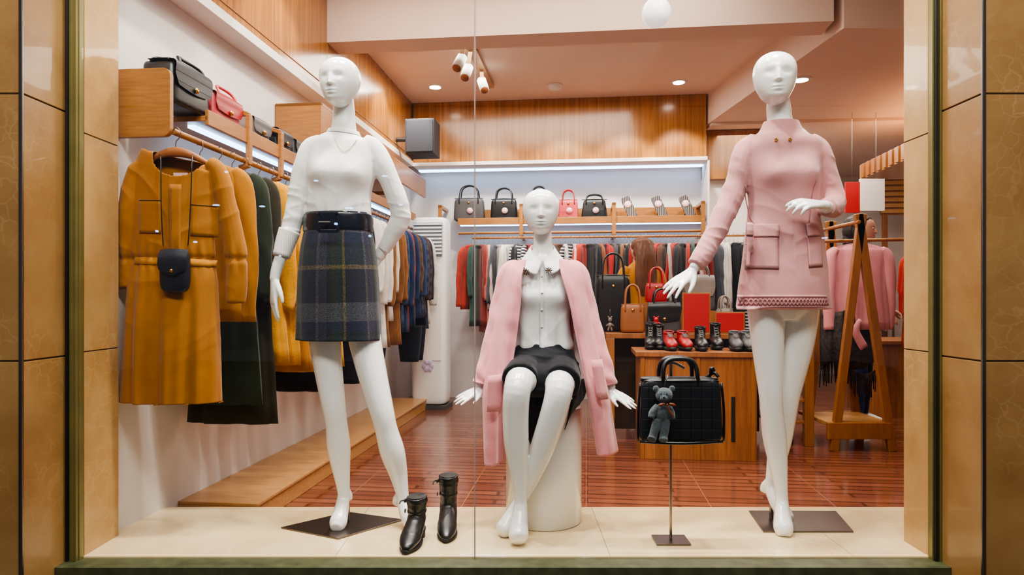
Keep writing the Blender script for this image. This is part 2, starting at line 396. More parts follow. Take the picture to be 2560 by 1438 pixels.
# =============================================================== ROOM
def room(b,name,bevel=0): return b.obj(name,bevel,room=True)
b=B(); b.bx((-1.96,2.42,0),(-1.814,7.05,3.2),WALL); room(b,'wall_left')
b=B(); b.bx((-1.814,6.9,0),(1.8,7.05,3.2),WALL); room(b,'wall_back')
b=B(); b.bx((1.65,9.6,0),(5,9.75,3.2),WALL); b.bx((1.65,7.05,0),(1.8,9.6,3.2),WALL); room(b,'wall_back_alcove')
b=B(); b.bx((5,2.2,0),(5.15,9.75,3.2),WALL); room(b,'wall_right')
b=B(); b.bx((-2.2,2.85,-.05),(5.15,9.75,0),FLOOR); room(b,'floor')
b=B(); b.bx((-2.0,2.2,3.15),(5.15,4.4,3.2),CEIL); b.bx((-1.70,4.4,2.933),(1.6,7.05,3.2),CEILW); room(b,'ceiling')
b=B(); b.bx((-1.70,4.33,2.70),(1.5,4.55,3.15),CEIL); room(b,'ceiling_beam')
b=B(); q=[(1.84,6.40),(2.02,4.14),(6,4.14),(6,10.2),(1.5,10.2)]
b.prism(q,2.656,3.15,CEIL); b.prism([(1.86,6.34),(6,5.9),(6,6.05),(1.86,6.5)],2.63,2.66,CEILW); b.obj('ceiling_bulkhead')
b=B(); b.bx((-1.814,2.42,2.36),(-1.70,4.33,3.15),WOODV); b.bx((-1.814,4.33,2.36),(-1.70,6.534,2.933),WOODV); b.bx((-1.814,2.42,2.31),(-1.69,6.534,2.36),WALL); b.bx((-1.814,2.42,2.40),(-1.695,6.534,2.405),WOOD); room(b,'wood_fascia_left',.003)
b=B(); b.bx((-1.69,6.534,2.345),(1.12,6.9,2.933),WOODV); b.bx((-1.69,6.52,2.31),(1.13,6.9,2.345),WALL); room(b,'wood_fascia_back',.003)
b=B(); b.bx((1.13,6.8,2.18),(1.8,6.9,2.65),WOODV); b.bx((1.13,6.534,1.72),(1.15,6.9,2.31),WALL); room(b,'wood_panel_back')
b=B(); b.bx((-1.814,2.86,0),(-1.45,6.1,.085),WOODX); b.bx((-1.814,2.86,.085),(-1.44,6.1,.1),WOODX); room(b,'platform_step',.003)
# sill
b=B(); b.bx((-1.56,2.385,-.1),(3.2,2.954,.1),SILLM)
for x in (-.62,.345,1.2): b.bx((x-.001,2.386,.0985),(x+.001,2.95,.1004),GROUT)
b.obj('window_sill',.002)
# exterior
def pillar(sgn,name):
    b=B(); xi=-1.548 if sgn<0 else 1.487
    x2=xi+sgn*.9
    for z0,z1 in ((-.6,.803),(.808,1.65),(1.655,3.1)):
        b.bx((min(xi,x2),2.15,z0),(max(xi,x2),2.36,z1),TILED)
    b.bx((min(xi+sgn*.004,x2),2.153,-.6),(max(xi+sgn*.004,x2),2.355,3.1),GROUT)
    e=xi+sgn*.002
    b.bx((e-.006,2.143,-.6),(e+.006,2.152,3.1),CHROME)
    b.obj(name,.002)
pillar(-1,'facade_pillar_left'); pillar(1,'facade_pillar_right')
def jamb(sgn,name):
    b=B(); xi=-1.504 if sgn<0 else 1.463; x2=xi+sgn*.22
    y1=2.60 if sgn<0 else 2.54
    for z0,z1 in ((.1,.815),(.819,1.585),(1.589,3.4)): b.bx((min(xi,x2),2.392,z0),(max(xi,x2),y1,z1),TILE)
    b.bx((min(xi+sgn*.003,x2),2.394,.1),(max(xi+sgn*.003,x2),y1-.003,3.4),GROUT); b.obj(name,.0015)
jamb(-1,'window_jamb_left'); jamb(1,'window_jamb_right')
for sgn,nm in ((-1,'left'),(1,'right')):
    b=B(); a=-1.502 if sgn<0 else 1.46; o=-1.552 if sgn<0 else 1.49
    b.bx((min(a,o),2.362,-.1),(max(a,o),2.385,3.4),FRAME); b.bx((min(a,o)+.006,2.352,-.1),(min(a,o)+.014,2.364,3.4),DFRAME)
    b.bx((max(a,o)-.010,2.35,-.1),(max(a,o)-.004,2.366,3.4),FRAME); b.obj('window_frame_'+nm,.001)
b=B(); xm=W(1187,0,2.375).x
b.bx((-1.50,2.372,.1),(xm-.002,2.38,3.4),GLASS); b.bx((xm+.002,2.372,.1),(1.46,2.38,3.4),GLASS); b.obj('window_1')
SEAL=mk('silicone_joint',(168,146,138),.3,var=.05)
b=B(); b.bx((xm-.002,2.371,.1),(xm+.002,2.381,3.4),SEAL); b.obj('trim_1')
b=B(); b.bx((-1.55,2.30,-.6),(1.49,2.384,.094),GREENST); b.obj('facade_base')
b=B(); b.bx((-9,-13,-.62),(9,2.3,-.6),mk('pavement_stone',(96,90,86),.7)); b.obj('ground')
b=B(); b.bx((-4,2.15,3.1),(4,2.36,4.2),TILED); b.bx((-1.54,2.36,3.1),(1.49,2.6,3.4),WALL); b.obj('wall_front_header')
b=B(); b.bx((-4,2.17,-.6),(-2.44,2.9,3.4),TILED); b.bx((2.38,2.17,-.6),(4,2.9,3.4),TILED);b.bx((-2.44,2.40,-.6),(-1.9,2.9,3.4),TILED); b.obj('wall_front')
# string of lanterns across the street (mirrored faintly by the window)
b=B(); VD=14.75
for (x,y,w_,h_) in ((540,513,11,3),(566,430,5,4),(392,578,3,5),(655,516,9,3),(716,570,6,3),(790,452,7,3),(872,520,14,3),(962,440,9,3),(840,560,5,5),(1002,512,7,3),(925,590,4,5),(488,605,5,4),(2062,595,9,3),(2300,470,4,4),(700,640,3,3),(1420,640,5,2)):
    p=W(x,y,VD); c=V((p.x,-10,p.z)); b.sup(c,(w_*.8*VD/F,.05,h_*.6*VD/F),STREETE,seg=12,e=3); b.cyl(c+V((0,0,h_*.6*VD/F)),V((c.x,-10,5.2)),.01,BLKP,seg=6)
b.cyl(V((-9,-10,5.2)),V((8.5,-10,5.2)),.02,BLKP,seg=8)
for x in (-9,8.5): b.cyl(V((x,-10,-.6)),V((x,-10,5.3)),.06,BLKP,seg=12)
b.obj('street_string_lights')
# =============================================================== MANNEQUINS
rnd=random.Random(3)
def nz(p,s,sd=0): return noise.noise(V((p[0]*s[0]+sd,p[1]*s[1]+sd*1.7,p[2]*s[2])))
# ---- mannequin 1 (left, standing)
D=2.72; E=empty('mannequin'); b=B(); m=WHITE
T(b,D,[(858,240,-.01,24),(860,280,0,27),(860,315,0,30),(858,340,0,40,.8),(856,358,0,70,.65),(852,385,0,84,.6),(852,440,0,76,.66),(848,500,0,68,.66),(846,550,0,68,.66),(846,620,0,84,.68),(846,690,0,90,.7),(846,745,0,80,.75),(848,780,0,50)],m,seg=24)
T(b,D,[(808,700,0,48),(809,780,0,43),(813,860,0,39),(823,940,0,34),(835,1020,-.01,29),(841,1060,-.005,27),(847,1120,.01,29),(853,1175,.01,22),(859,1228,.005,15.5),(858,1250,.0,16),(852,1282,-.035,19),(845,1308,-.065,22),(840,1322,-.09,14)],m,seg=18)
T(b,D,[(858,1225,.01,15),(868,1240,.02,14),(873,1252,.02,9)],m)
T(b,D,[(888,700,0,48),(900,780,0,43),(914,860,0,40),(932,940,-.02,36),(955,1030,-.04,30),(966,1075,-.035,28),(981,1130,-.02,31),(996,1185,-.0,23),(1006,1236,.0,16),(1010,1258,-.005,17),(1020,1288,-.035,20),(1034,1310,-.055,22),(1046,1320,-.065,12)],m,seg=18)
T(b,D,[(1006,1236,.01,15),(995,1252,.02,15),(990,1264,.02,9)],m)
T(b,D,[(790,372,0,28),(768,390,0,24),(752,440,0,24),(739,510,0,22),(722,570,-.01,19),(706,630,-.03,16),(692,672,-.04,14),(686,700,-.045,12.5)],m)
hand(b,W(686,706,D-.045),(-.02,-.05,-1),(-1,-.7,0),.98,m,(.12,.14,.16,.2),side=-1,spread=.05)
T(b,D,[(925,372,0,28),(944,390,0,24),(970,450,.02,22),(996,530,.05,20),(980,585,.07,18),(955,628,.08,15),(945,645,.08,13)],m)
hand(b,W(945,648,D+.08),(-.5,-.1,-.5),(.3,.9,.4),.9,m,(.2,.2,.25,.3),side=-1)
rm(b,'body',WHITE,.004,5,parent=E)
b=B(); head(b,W(849,269,D-.045),122*D/F,-.22,WHITE); b.obj('head',parent=E)
b=B(); z=.1; P=[G(702,1322),G(870,1283),G(1008,1302),G(845,1350)]; b.prism([(p.x,p.y) for p in P],.1005,.106,DSTEEL); q=W(870,1290,D+.03); b.cyl(V((q.x,q.y,.106)),V((q.x,q.y,.2)),.008,CHROME); b.obj('base_plate',.001,parent=E)
# sweater
b=B(); m=KNIT
T(b,D,[(859,334,.0,40,.8),(858,344,0,60,.66),(857,358,0,82,.60),(855,385,0,92,.58),(853,430,0,88,.62),(850,480,0,81,.66),(848,515,0,80,.69),(848,538,0,81,.70),(848,556,0,76,.7)],m,seg=32)
T(b,D,[(805,360,0,26),(778,376,0,30),(757,440,0,29),(743,505,0,27),(740,530,0,27),(727,575,-.01,25),(714,608,-.02,23),(703,640,-.03,19.5)],m)
T(b,D,[(908,360,0,26),(935,376,0,30),(964,430,.01,28),(990,490,.03,27),(1002,535,.05,26),(995,560,.055,25),(974,600,.068,22),(958,628,.075,18)],m)
bc=W(854,442,D); bz=W(0,535,D).z
def fs(p,n):
    xx=p.x-bc.x; arm=max(0,min(1,(abs(xx)-.14)/.03))
    gat=.003*sin(xx*120+nz(p,(8,8,3),2)*5)*g(p.z-bz-.01,.035)*(1-arm)
    tw=wr(p,3.0,13,.55 if xx<0 else -.55,1,2)*.0030*(.25+.75*g(p.z-bz-.06,.08))*(1-arm)
    aw=wr(p,7,24,.15,4,2)*.0042*arm*(g(p.z-1.30,.10)+g(p.z-1.42,.05)*.5)
    return gat+tw+aw+nz(p,(8,8,12),5)*.0035-.003+bust(p,n,bc,.062,.036)
sw=rm(b,'white_sweater',KNIT,.004,10,fs)
b=B(); m=RIB
T(b,D,[(724,578,-.012,26),(714,606,-.02,24),(703,642,-.03,20.5)],m,cap=False); 
T(b,D,[(860,328,0,38,.85),(859,338,0,43,.8)],m,cap=False,seg=32)
o=b.obj('cuffs_and_neck_rib',solid=.003); o.parent=sw
b=B(); tr=bvh(sw)
pts=[]
for i in range(17):
    t=i/16; x=W(830+ 54*t,0,D-.12).x; z=W(0,340+34*sin(pi*t),D-.12).z
    h=tr.ray_cast(V((x,0,z)),V((0,1,0))); y=h[0].y-.003 if h[0] else D-.06
    pts.append((x,y,z))
b.tube(pts,[.0010]*17,GOLD,seg=6,sub=1); b.obj('gold_necklace')
# plaid skirt
b=B()
def fk(th,t,p): return .004*sin(th*5+1)*t+.003*sin(th*9+t*3)*t
T(b,D,[(846,534,0,80,.7),(846,575,0,83,.72),(845,625,0,92,.72),(846,690,0,98,.72),(847,760,0,101,.72),(848,815,0,103,.72),(848,850,0,104,.72)],PLAID,seg=64,sub=5,disp=fk,cap=False)
b.obj('plaid_skirt',solid=.004)
BELT=mk('navy_patent_leather',(16,18,32),.25,coat=.4)
b=B(); T(b,D,[(846,538,0,80,.72),(846,541,0,86,.72),(846,577,0,87,.72),(846,580,0,82,.72)],BELT,seg=64,cap=False)
c=W(820,556,D-.15); 
pp=[c+V((x,0.001*abs(x)*100,z)) for x,z in ((-.037,.033),(.037,.033),(.037,-.033),(-.037,-.033))]
for i in range(4): b.bar(pp[i],pp[(i+1)%4],.013,.008,BELT)
b.bar(c+V((-.035,-.004,0)),c+V((.01,-.004,0)),.006,.004,CHROME)
b.obj('waist_belt',.002)
# ---- mannequin 3 (right)
D=2.68; E=empty('mannequin.001'); b=B(); m=WHITE
T(b,D,[(1944,235,-.01,25),(1946,270,0,29),(1950,310,0,32),(1953,335,0,60,.7),(1955,370,0,90,.6),(1957,440,0,84,.62),(1958,530,0,70,.68),(1958,620,0,84,.7),(1957,700,0,88,.72),(1957,765,0,76,.75),(1957,800,0,40)],m,seg=24)
T(b,D,[(1915,700,0,50),(1916,780,0,46),(1919,860,0,39),(1923,930,-.01,33),(1927,985,-.02,29),(1930,1030,-.015,28),(1936,1090,0,29),(1944,1150,.0,24),(1952,1215,-.01,16.5),(1955,1255,-.02,15.5),(1956,1290,-.05,20),(1959,1322,-.08,24),(1961,1341,-.10,15)],m,seg=18)
T(b,D,[(1998,700,.01,50),(1999,780,.015,46),(1992,860,.03,40),(1980,930,.04,34),(1968,990,.05,30),(1960,1040,.07,29),(1950,1100,.1,28),(1940,1155,.115,22),(1930,1200,.12,15.5),(1930,1225,.115,17),(1945,1262,.07,18),(1965,1290,.04,19),(1978,1300,.02,13)],m,seg=18)
T(b,D,[(1928,1205,.12,14),(1915,1218,.14,14),(1908,1232,.14,8)],m)
T(b,D,[(1880,365,0,28),(1852,420,0,24),(1832,480,0,23),(1808,545,-.02,21),(1780,600,-.04,18),(1752,645,-.06,14.5),(1733,672,-.07,13)],m)
hand(b,W(1728,679,D-.07),(-.75,-.35,-.55),(-.35,-.55,.75),.98,m,(.16,.12,.1,.14),side=-1,spread=.13,thumb=.01)
T(b,D,[(2030,365,0,28),(2062,420,0,24),(2078,480,0,23),(2086,515,-.03,21),(2072,520,-.11,18),(2060,515,-.17,15)],m)
hand(b,W(2054,512,D-.185),(-.9,-.35,.02),(.1,-.55,.85),.95,m,(.3,.38,.45,.5),side=1,spread=.04,thumb=.005)
rm(b,'body',WHITE,.004,5,parent=E)
b=B(); head(b,W(1937,263,D-.045),129*D/F,-.2,WHITE); b.obj('head',parent=E)
b=B(); P=[G(1872,1280),G(2090,1281),G(2134,1332),G(1908,1332)]; b.prism([(p.x,p.y) for p in P],.1005,.106,DSTEEL); q=G(1928,1300); b.cyl(V((q.x,q.y,.106)),V((q.x,q.y,.2)),.008,CHROME); b.obj('base_plate',.001,parent=E)
b=B(); m=PINKD
T(b,D,[(1953,303,0,44,.85),(1953,318,0,50,.85),(1953,334,0,62,.75),(1953,346,0,86,.62),(1954,362,0,101,.58),(1956,390,0,104,.56),(1957,440,0,97,.62),(1958,490,0,89,.66),(1958,530,0,88,.68),(1960,590,0,97,.7),(1960,650,0,105,.7),(1959,710,0,112,.7),(1958,772,0,119,.7)],m,seg=40)
T(b,D,[(1892,356,0,28),(1866,378,0,32),(1850,430,0,30),(1831,490,0,30),(1806,545,-.02,29),(1780,598,-.04,27),(1755,640,-.06,25),(1740,664,-.07,24)],m)
T(b,D,[(2018,356,0,28),(2044,378,0,32),(2062,430,0,31),(2076,480,0,31),(2084,512,-.03,30),(2074,520,-.09,26),(2066,517,-.14,24)],m)
bc3=W(1957,446,D)
def fd(p,n):
    low=max(0,min(1,(1.25-p.z)/.35)); xx=p.x-bc3.x; arm=max(0,min(1,(abs(xx)-.15)/.03))*(1 if p.z>1.02 else 0)
    tw=wr(p,3,11,.5 if xx<0 else -.5,3,2)*.0030*(g(p.z-1.31,.09)+.3)*(1-arm)
    aw=wr(p,7,22,.5,5,2)*.0042*arm
    return nz(p,(6,6,1.6),3)*.010*low+tw+aw+nz(p,(8,8,10),7)*.003-.003+bust(p,n,bc3,.064,.036)
dz=W(0,774,D-.1).z
dr=rm(b,'pink_dress',PINKD,.004,10,fd,cut=lambda p:(p.z<dz and abs(p.x-W(1958,0,D).x)<.25 ) or False)
tr=bvh(dr); b=B()
Df=2.58
def pat(poly,off,m=PINKD,nx=10,nz_=10): patch(b,tr,px4(poly,Df),m,off,nx,nz_)
SEAMP=fabric('pink_seam',(166,108,110))
pat([(1866,582),(1947,588),(1945,674),(1862,670)],.002,SEAMP); pat([(1868,584),(1945,590),(1943,672),(1864,668)],.004); pat([(1867,555),(1949,559),(1947,594),(1865,590)],.005,SEAMP); pat([(1868,556),(1948,560),(1946,592),(1866,588)],.008)
pat([(2015,590),(2058,586),(2060,666),(2018,670)],.002,SEAMP); pat([(2017,590),(2056,586),(2058,664),(2020,668)],.004); pat([(2015,559),(2052,555),(2056,590),(2017,594)],.005,SEAMP); pat([(2016,560),(2051,556),(2055,588),(2018,592)],.008)
pat([(1876,455),(1878,455),(1900,560),(1898,560)],.002,SEAMP,1,16); pat([(2042,450),(2044,450),(2026,555),(2024,555)],.002,SEAMP,1,16)
# hem lace zigzag
pat([(1846,738),(2070,738),(2071,744),(1845,744)],.004,PINKD,40,1)
pat([(1844,766),(2072,766),(2073,774),(1843,774)],.004,PINKD,40,1)
for i in range(25):
    x0=1847+i*9; 
    for a,c in (((x0,746),(x0+9,764)),((x0,764),(x0+9,746))):
        pat([(a[0],a[1]),(a[0]+3,a[1]),(c[0]+3,c[1]),(c[0],c[1])],.006,SEAMP,1,4)
o=b.obj('pockets_and_trim',solid=.0025); o.parent=dr
b=B()
for x in (1954,1988):
    q=W(x,341,D-.14); 
    h=tr.ray_cast(V((q.x,0,q.z)),V((0,1,0))); yy=h[0].y-.004 if h[0] else q.y
    for k in range(5): b.sup((q.x+.005*cos(k*1.26),yy,q.z+.005*sin(k*1.26)),(.0035,.003,.0035),GOLD,seg=8)
b.obj('collar_brooch')
# ---- mannequin 2 (seated)
D=2.76; E=empty('mannequin.002'); b=B(); m=WHITE
T(b,D,[(1356,560,-.01,21),(1357,595,0,23),(1357,625,0,26),(1357,645,0,45,.7),(1357,672,0,72,.6),(1357,720,0,68,.62),(1357,800,0,56,.68),(1357,860,.0,60,.7),(1357,920,.0,76,.8),(1357,965,0,80,.9),(1357,990,.0,60)],m,seg=24)
T(b,D,[(1322,950,.0,48),(1310,948,-.13,43),(1299,955,-.24,37),(1292,985,-.275,34),(1289,1040,-.26,33),(1291,1110,-.24,31),(1297,1180,-.225,23),(1301,1245,-.215,16.5),(1301,1275,-.225,18),(1298,1310,-.25,22),(1296,1342,-.275,25),(1296,1357,-.29,14)],m,seg=18)
T(b,D,[(1392,950,.0,48),(1398,955,-.12,43),(1399,966,-.22,37),(1393,1000,-.245,34),(1376,1060,-.23,33),(1352,1130,-.2,30),(1325,1200,-.17,22),(1300,1252,-.15,16),(1285,1278,-.15,17),(1270,1305,-.165,20),(1258,1326,-.18,22),(1250,1335,-.19,12)],m,seg=18)
T(b,D,[(1294,672,0,24),(1270,700,0,23),(1252,780,0,22),(1230,870,-.02,19),(1207,945,-.04,15),(1196,968,-.05,13)],m)
hand(b,W(1200,970,D-.05),(-.75,-.45,-.40),(-.2,-.5,.85),.8,m,(-.02,.0,.04,.08),side=-1,spread=.12)
T(b,D,[(1420,672,0,24),(1444,700,0,23),(1466,780,0,22),(1493,870,-.02,19),(1517,945,-.04,15),(1528,972,-.05,13)],m)
hand(b,W(1526,975,D-.05),(.75,-.4,-.48),(.2,-.5,.85),.8,m,(-.02,.0,.04,.08),side=1,spread=.12)
rm(b,'body',WHITE,.004,5,parent=E)
b=B(); head(b,W(1352,587,D-.04),112*D/F,-.03,WHITE); b.obj('head',parent=E)
b=B(); b.tube([(.130,2.79,.1005),(.130,2.79,.104),(.130,2.79,.559),(.130,2.79,.565)],[.150,.1545,.1545,.150],WHITE,seg=64,sub=1); b.obj('display_drum')
# blouse
b=B(); m=BLOUSE
T(b,D,[(1357,640,0,40,.8),(1357,652,0,58,.7),(1357,676,0,74,.60),(1357,730,0,74,.64),(1357,790,0,68,.72),(1357,840,0,71,.74),(1357,866,0,75,.76),(1357,882,0,66,.76)],m,seg=36)
bc2=W(1357,742,D)
def fb(p,n):
    low=max(0,min(1,(.99-p.z)/.17)); xx=p.x-bc2.x
    return (.005*sin(xx*75+nz(p,(6,6,2.5),4)*4.5)+.002*sin(xx*140+2))*low+wr(p,3.5,13,.7 if xx<0 else -.7,2,2)*.0035*(.3+.7*low)+wr(p,12,4,0,8,2)*.002-.003+bust(p,n,bc2,.058,.034)
bl=rm(b,'white_blouse',BLOUSE,.004,7,fb); tr=bvh(bl)
b=B(); Df=2.66
patch(b,tr,px4([(1349,668),(1361,668),(1361,876),(1349,876)],Df),BLOUSE,.003,2,24)
for y in (690,732,775,818): 
    q=W(1355,y,Df); h=tr.ray_cast(V((q.x,0,q.z)),V((0,1,0))); b.cyl(h[0]+V((0,-.0065,0)),h[0]+V((0,-.004,0)),.004,CARD,seg=12)
def flap(sg):
    X=lambda x: 1356+sg*x
    return [[W(X(2),648,D-.07),W(X(20),634,D-.05),W(X(30),618,D-.0),W(X(20),612,D+.045)],
            [W(X(5),664,D-.092),W(X(30),660,D-.082),W(X(44),640,D-.02),W(X(32),630,D+.05)],
            [W(X(14),688,D-.100),W(X(38),678,D-.094),W(X(54),654,D-.03),W(X(42),642,D+.06)]]
for sg in (-1,1): b.sheet(flap(sg),BLOUSE)
o=b.obj('collar_and_placket',solid=.0025); o.parent=bl
PIN=mk('antique_pin_metal',(96,76,68),.35,.8)
b=B()
for x in (1316,1372):
    c=W(x,680 if x<1340 else 676,D-.118)
    for k in range(8): b.cyl(c,c+V((.013*cos(k*.785),-.002,.013*sin(k*.785))),.0015,PIN,.003,seg=6)
    b.sup(c,(.004,.003,.004),GOLD,seg=10)
b.obj('collar_pin')
# black skirt
b=B(); m=SKIRTB
T(b,D,[(1357,862,0,68,.78),(1357,885,-.005,78,.8),(1357,925,-.02,92,.85),(1357,965,-.02,92,.9),(1357,990,-.02,80,.9)],m,seg=36)
T(b,D,[(1318,935,.0,55),(1308,938,-.12,50),(1300,945,-.2,46),(1299,948,-.215,44)],m)
T(b,D,[(1396,935,.0,55),(1402,945,-.12,52),(1404,955,-.185,48),(1404,958,-.20,46)],m)
b.sup(W(1356,948,D-.10),(.14,.11,.065),m,e=3)
sk=rm(b,'black_skirt',SKIRTB,.005,9,lambda p,n:nz(p,(14,14,7),3)*.004+wr(p,4,18,.2,3)*.005)
b=B(); 
b.sheet([[W(1318,960,D-.17),W(1345,975,D-.17),W(1378,965,D-.17)],[W(1316,1040,D-.14),W(1350,1045,D-.15),W(1385,1030,D-.14)],[W(1322,1100,D-.125),W(1335,1112,D-.125),W(1375,1050,D-.125)]],SKIRTB,disp=lambda u,v,p:V((0,.006*sin(u*14),0)))
b.sheet([[W(1420,960,D-.19),W(1450,950,D-.12),W(1464,945,D-.03)],[W(1432,1000,D-.19),W(1455,1000,D-.13),W(1462,990,D-.1)],[W(1412,1075,D-.165),W(1420,1040,D-.16),W(1428,1000,D-.155)]],SKIRTB)
o=b.obj('skirt_tail',solid=.003); o.parent=sk
# cardigan
b=B(); m=PINKC
LR=[(1,[[(1316,650,-.05),(1300,652,-.03),(1290,654,.0),(1304,650,.06)],
 [(1304,690,-.105),(1278,676,-.065),(1256,676,.0),(1285,676,.09)],
 [(1300,760,-.118),(1266,765,-.095),(1240,770,.0),(1285,765,.11)],
 [(1288,860,-.122),(1252,865,-.115),(1222,865,-.02),(1262,865,.11)],
 [(1272,960,-.15),(1242,965,-.14),(1208,968,-.05),(1240,965,.09)],
 [(1264,1060,-.135),(1238,1065,-.14),(1208,1062,-.06),(1232,1060,.06)],
 [(1256,1150,-.125),(1236,1168,-.125),(1210,1160,-.06),(1228,1130,.05)]]),
 (-1,[[(1398,648,-.05),(1414,650,-.03),(1424,652,.0),(1408,650,.06)],
 [(1404,690,-.105),(1436,674,-.065),(1460,674,.0),(1430,676,.09)],
 [(1424,760,-.118),(1452,765,-.095),(1476,770,.0),(1430,765,.11)],
 [(1442,860,-.122),(1468,862,-.115),(1496,865,-.02),(1450,865,.11)],
 [(1462,960,-.15),(1490,962,-.14),(1520,962,-.05),(1480,965,.09)],
 [(1480,1060,-.135),(1506,1060,-.14),(1532,1058,-.06),(1504,1060,.06)],
 [(1494,1138,-.125),(1518,1140,-.125),(1543,1130,-.06),(1520,1125,.05)]])]
def cf(u,v,p): 
    return V((.005*sin(u*16+v*3)*v,(.010*sin(u*17+v*2.5)*(1-.4*u)+.004*noise.noise(V((p.x*30,p.z*6,2))))*min(1,v*1.6)+.004*noise.noise(V((p.x*20,p.z*20,7))),0))
for sg,rows in LR:
    R_=[[W(q[0],q[1],D+q[2]) for q in r] for r in rows]
    b.sheet(R_,m,su=12,sv=8,disp=cf)
    # front edge facing
    b.sheet([[r[0]+V((0,-.004,0)),r[0]*.72+r[1]*.28+V((0,-.0065,0))] for r in R_],m,su=6,sv=8,disp=lambda u,v,p:cf(u*.08,v,p)+V((0,-.001,0)))
b.sheet([[W(1304,650,D+.06),W(1357,648,D+.075),W(1408,650,D+.06)],[W(1285,700,D+.09),W(1357,700,D+.11),W(1430,700,D+.09)],[W(1280,860,D+.11),W(1357,860,D+.12),W(1435,860,D+.11)],[W(1270,980,D+.11),W(1357,980,D+.13),W(1450,980,D+.11)]],m)
sd=lambda th,t,p:.0035*sin(t*34+th*2)*t+.005*noise.noise(V((p.x*8+cos(th)*1.5,sin(th)*1.5,p.z*16)))
T(b,D,[(1300,668,0,14),(1276,682,0,26),(1257,760,0,27),(1238,850,-.02,27),(1218,925,-.04,26),(1208,962,-.05,25)],m,cap=False,seg=32,sub=10,disp=sd)
T(b,D,[(1414,666,0,14),(1440,682,0,26),(1461,760,0,27),(1484,850,-.02,27),(1506,925,-.04,26),(1517,965,-.05,25)],m,cap=False,seg=32,sub=10,disp=sd)
b.sheet([[W(1220,940,D-.162),W(1238,938,D-.17),W(1258,935,D-.168)],[W(1218,1030,D-.155),W(1236,1030,D-.165),W(1252,1028,D-.158)]],m)
b.sheet([[W(1478,900,D-.155),W(1490,900,D-.16),W(1504,898,D-.14)],[W(1494,1000,D-.16),W(1506,1000,D-.165),W(1520,998,D-.14)]],m)
b.obj('pink_cardigan',solid=.005)
# =============================================================== BOOTS
def boot(name,foot,yaw,h,tilt=0):
    E=empty(name); M=Matrix.Translation(foot)@Matrix.Rotation(yaw,4,'Z')@Matrix.Rotation(tilt,4,'X')
    b=B(); b.x=M
    b.tube([(0,.03,h),(0,.032,h*.8),(0,.036,h*.62),(0,.038,h*.47),(0,.03,.075),(0,-.0,.05)],[(.038,.048),(.036,.046),(.032,.041),(.032,.041),(.034,.043),(.034,.038)],BLK,seg=24)
    b.tube([(0,.06,.07),(0,.02,.064),(0,-.03,.048),(0,-.075,.034),(0,-.112,.025),(0,-.136,.018)],[(.028,.032),(.034,.040),(.036,.034),(.037,.026),(.028,.018),(.013,.009)],BLK,seg=24,ref=V((0,0,1)))
    rm(b,'upper',BLK,.003,5,lambda p,n:wr(p,12,40,.1,3,2)*.0012,cut=None,parent=E)
    b=B(); b.x=M
    b.tube([(0,.048,.036),(0,.05,.018),(0,.05,.0)],[(.031,.032),(.028,.028),(.027,.027)],RUB,seg=20)
    b.tube([(0,-.005,.012),(0,-.05,.008),(0,-.1,.010),(0,-.142,.012)],[(.034,.008),(.039,.008),(.032,.008),(.010,.005)],RUB,seg=16,ref=V((0,0,1)))
    b.tube([(0,.03,h+.001),(0,.03,h-.004)],[(.033,.043),(.024,.034)],RUB,seg=24)
    for z,ex in ((h*.90,.001),(h*.66,-.003)):
        b.tube([(0,.034,z-.006),(0,.034,z),(0,.034,z+.006)],[(.038+ex,.047+ex),(.039+ex,.049+ex),(.038+ex,.047+ex)],BLK,seg=28,cap=False)
        b.bx((-.046-ex*.3,.018,z-.007),(-.040,.032,z+.007),CHROME)
    b.tube([(-.04,.02,h*.90),(-.054,.01,h*.92),(-.059,.0,h*.86)],[.004,.003,.002],BLK,seg=8)
    b.obj('sole_and_straps',.001,parent=E,solid=0)
boot('ankle_boot',G(1037,1354),-.10,.160)
boot('ankle_boot.001',G(1120,1328),.04,.210)
# =============================================================== HANDBAG ON STAND + BEAR
D=2.54; b=B(); q=G(1677,1353)
b.bx((q.x-.063,q.y-.05,.1005),(q.x+.063,q.y+.05,.107),DSTEEL)
b.cyl(V((q.x,q.y,.107)),V((q.x,q.y,.72)),.005,CHROME)
b.tube([V((q.x-.05,q.y,.745)),V((q.x-.02,q.y,.762)),V((q.x,q.y,.765)),V((q.x+.02,q.y,.762)),V((q.x+.05,q.y,.745))],[.006]*5,CHROME); b.cyl(V((q.x,q.y,.7)),V((q.x,q.y,.765)),.006,CHROME)
b.obj('bag_display_stand',.001)
b=B(); c=W(1697,1023,D-.04); 
b.sup(c,(.153,.05,.116),QUILT,e=9,seg=48,taper=.93,e2=9)
b.sup(c+V((0,0,.108)),(.143,.03,.012),BLK,e=5,seg=32)
b.tube([c+V((-.135,-.035,.105)),c+V((0,-.045,.108)),c+V((.135,-.035,.105))],[.005]*3,BLK)
b.tube([c+V((-.15,-.035,-.112)),c+V((0,-.05,-.116)),c+V((.15,-.035,-.112))],[.006]*3,BLK)
for sx in (-1,1):
    b.tube([c+V((sx*.147,-.03,.1)),c+V((sx*.155,-.034,0)),c+V((sx*.156,-.03,-.11))],[.005]*3,BLK)
hc=W(1694,0,D-.04).x
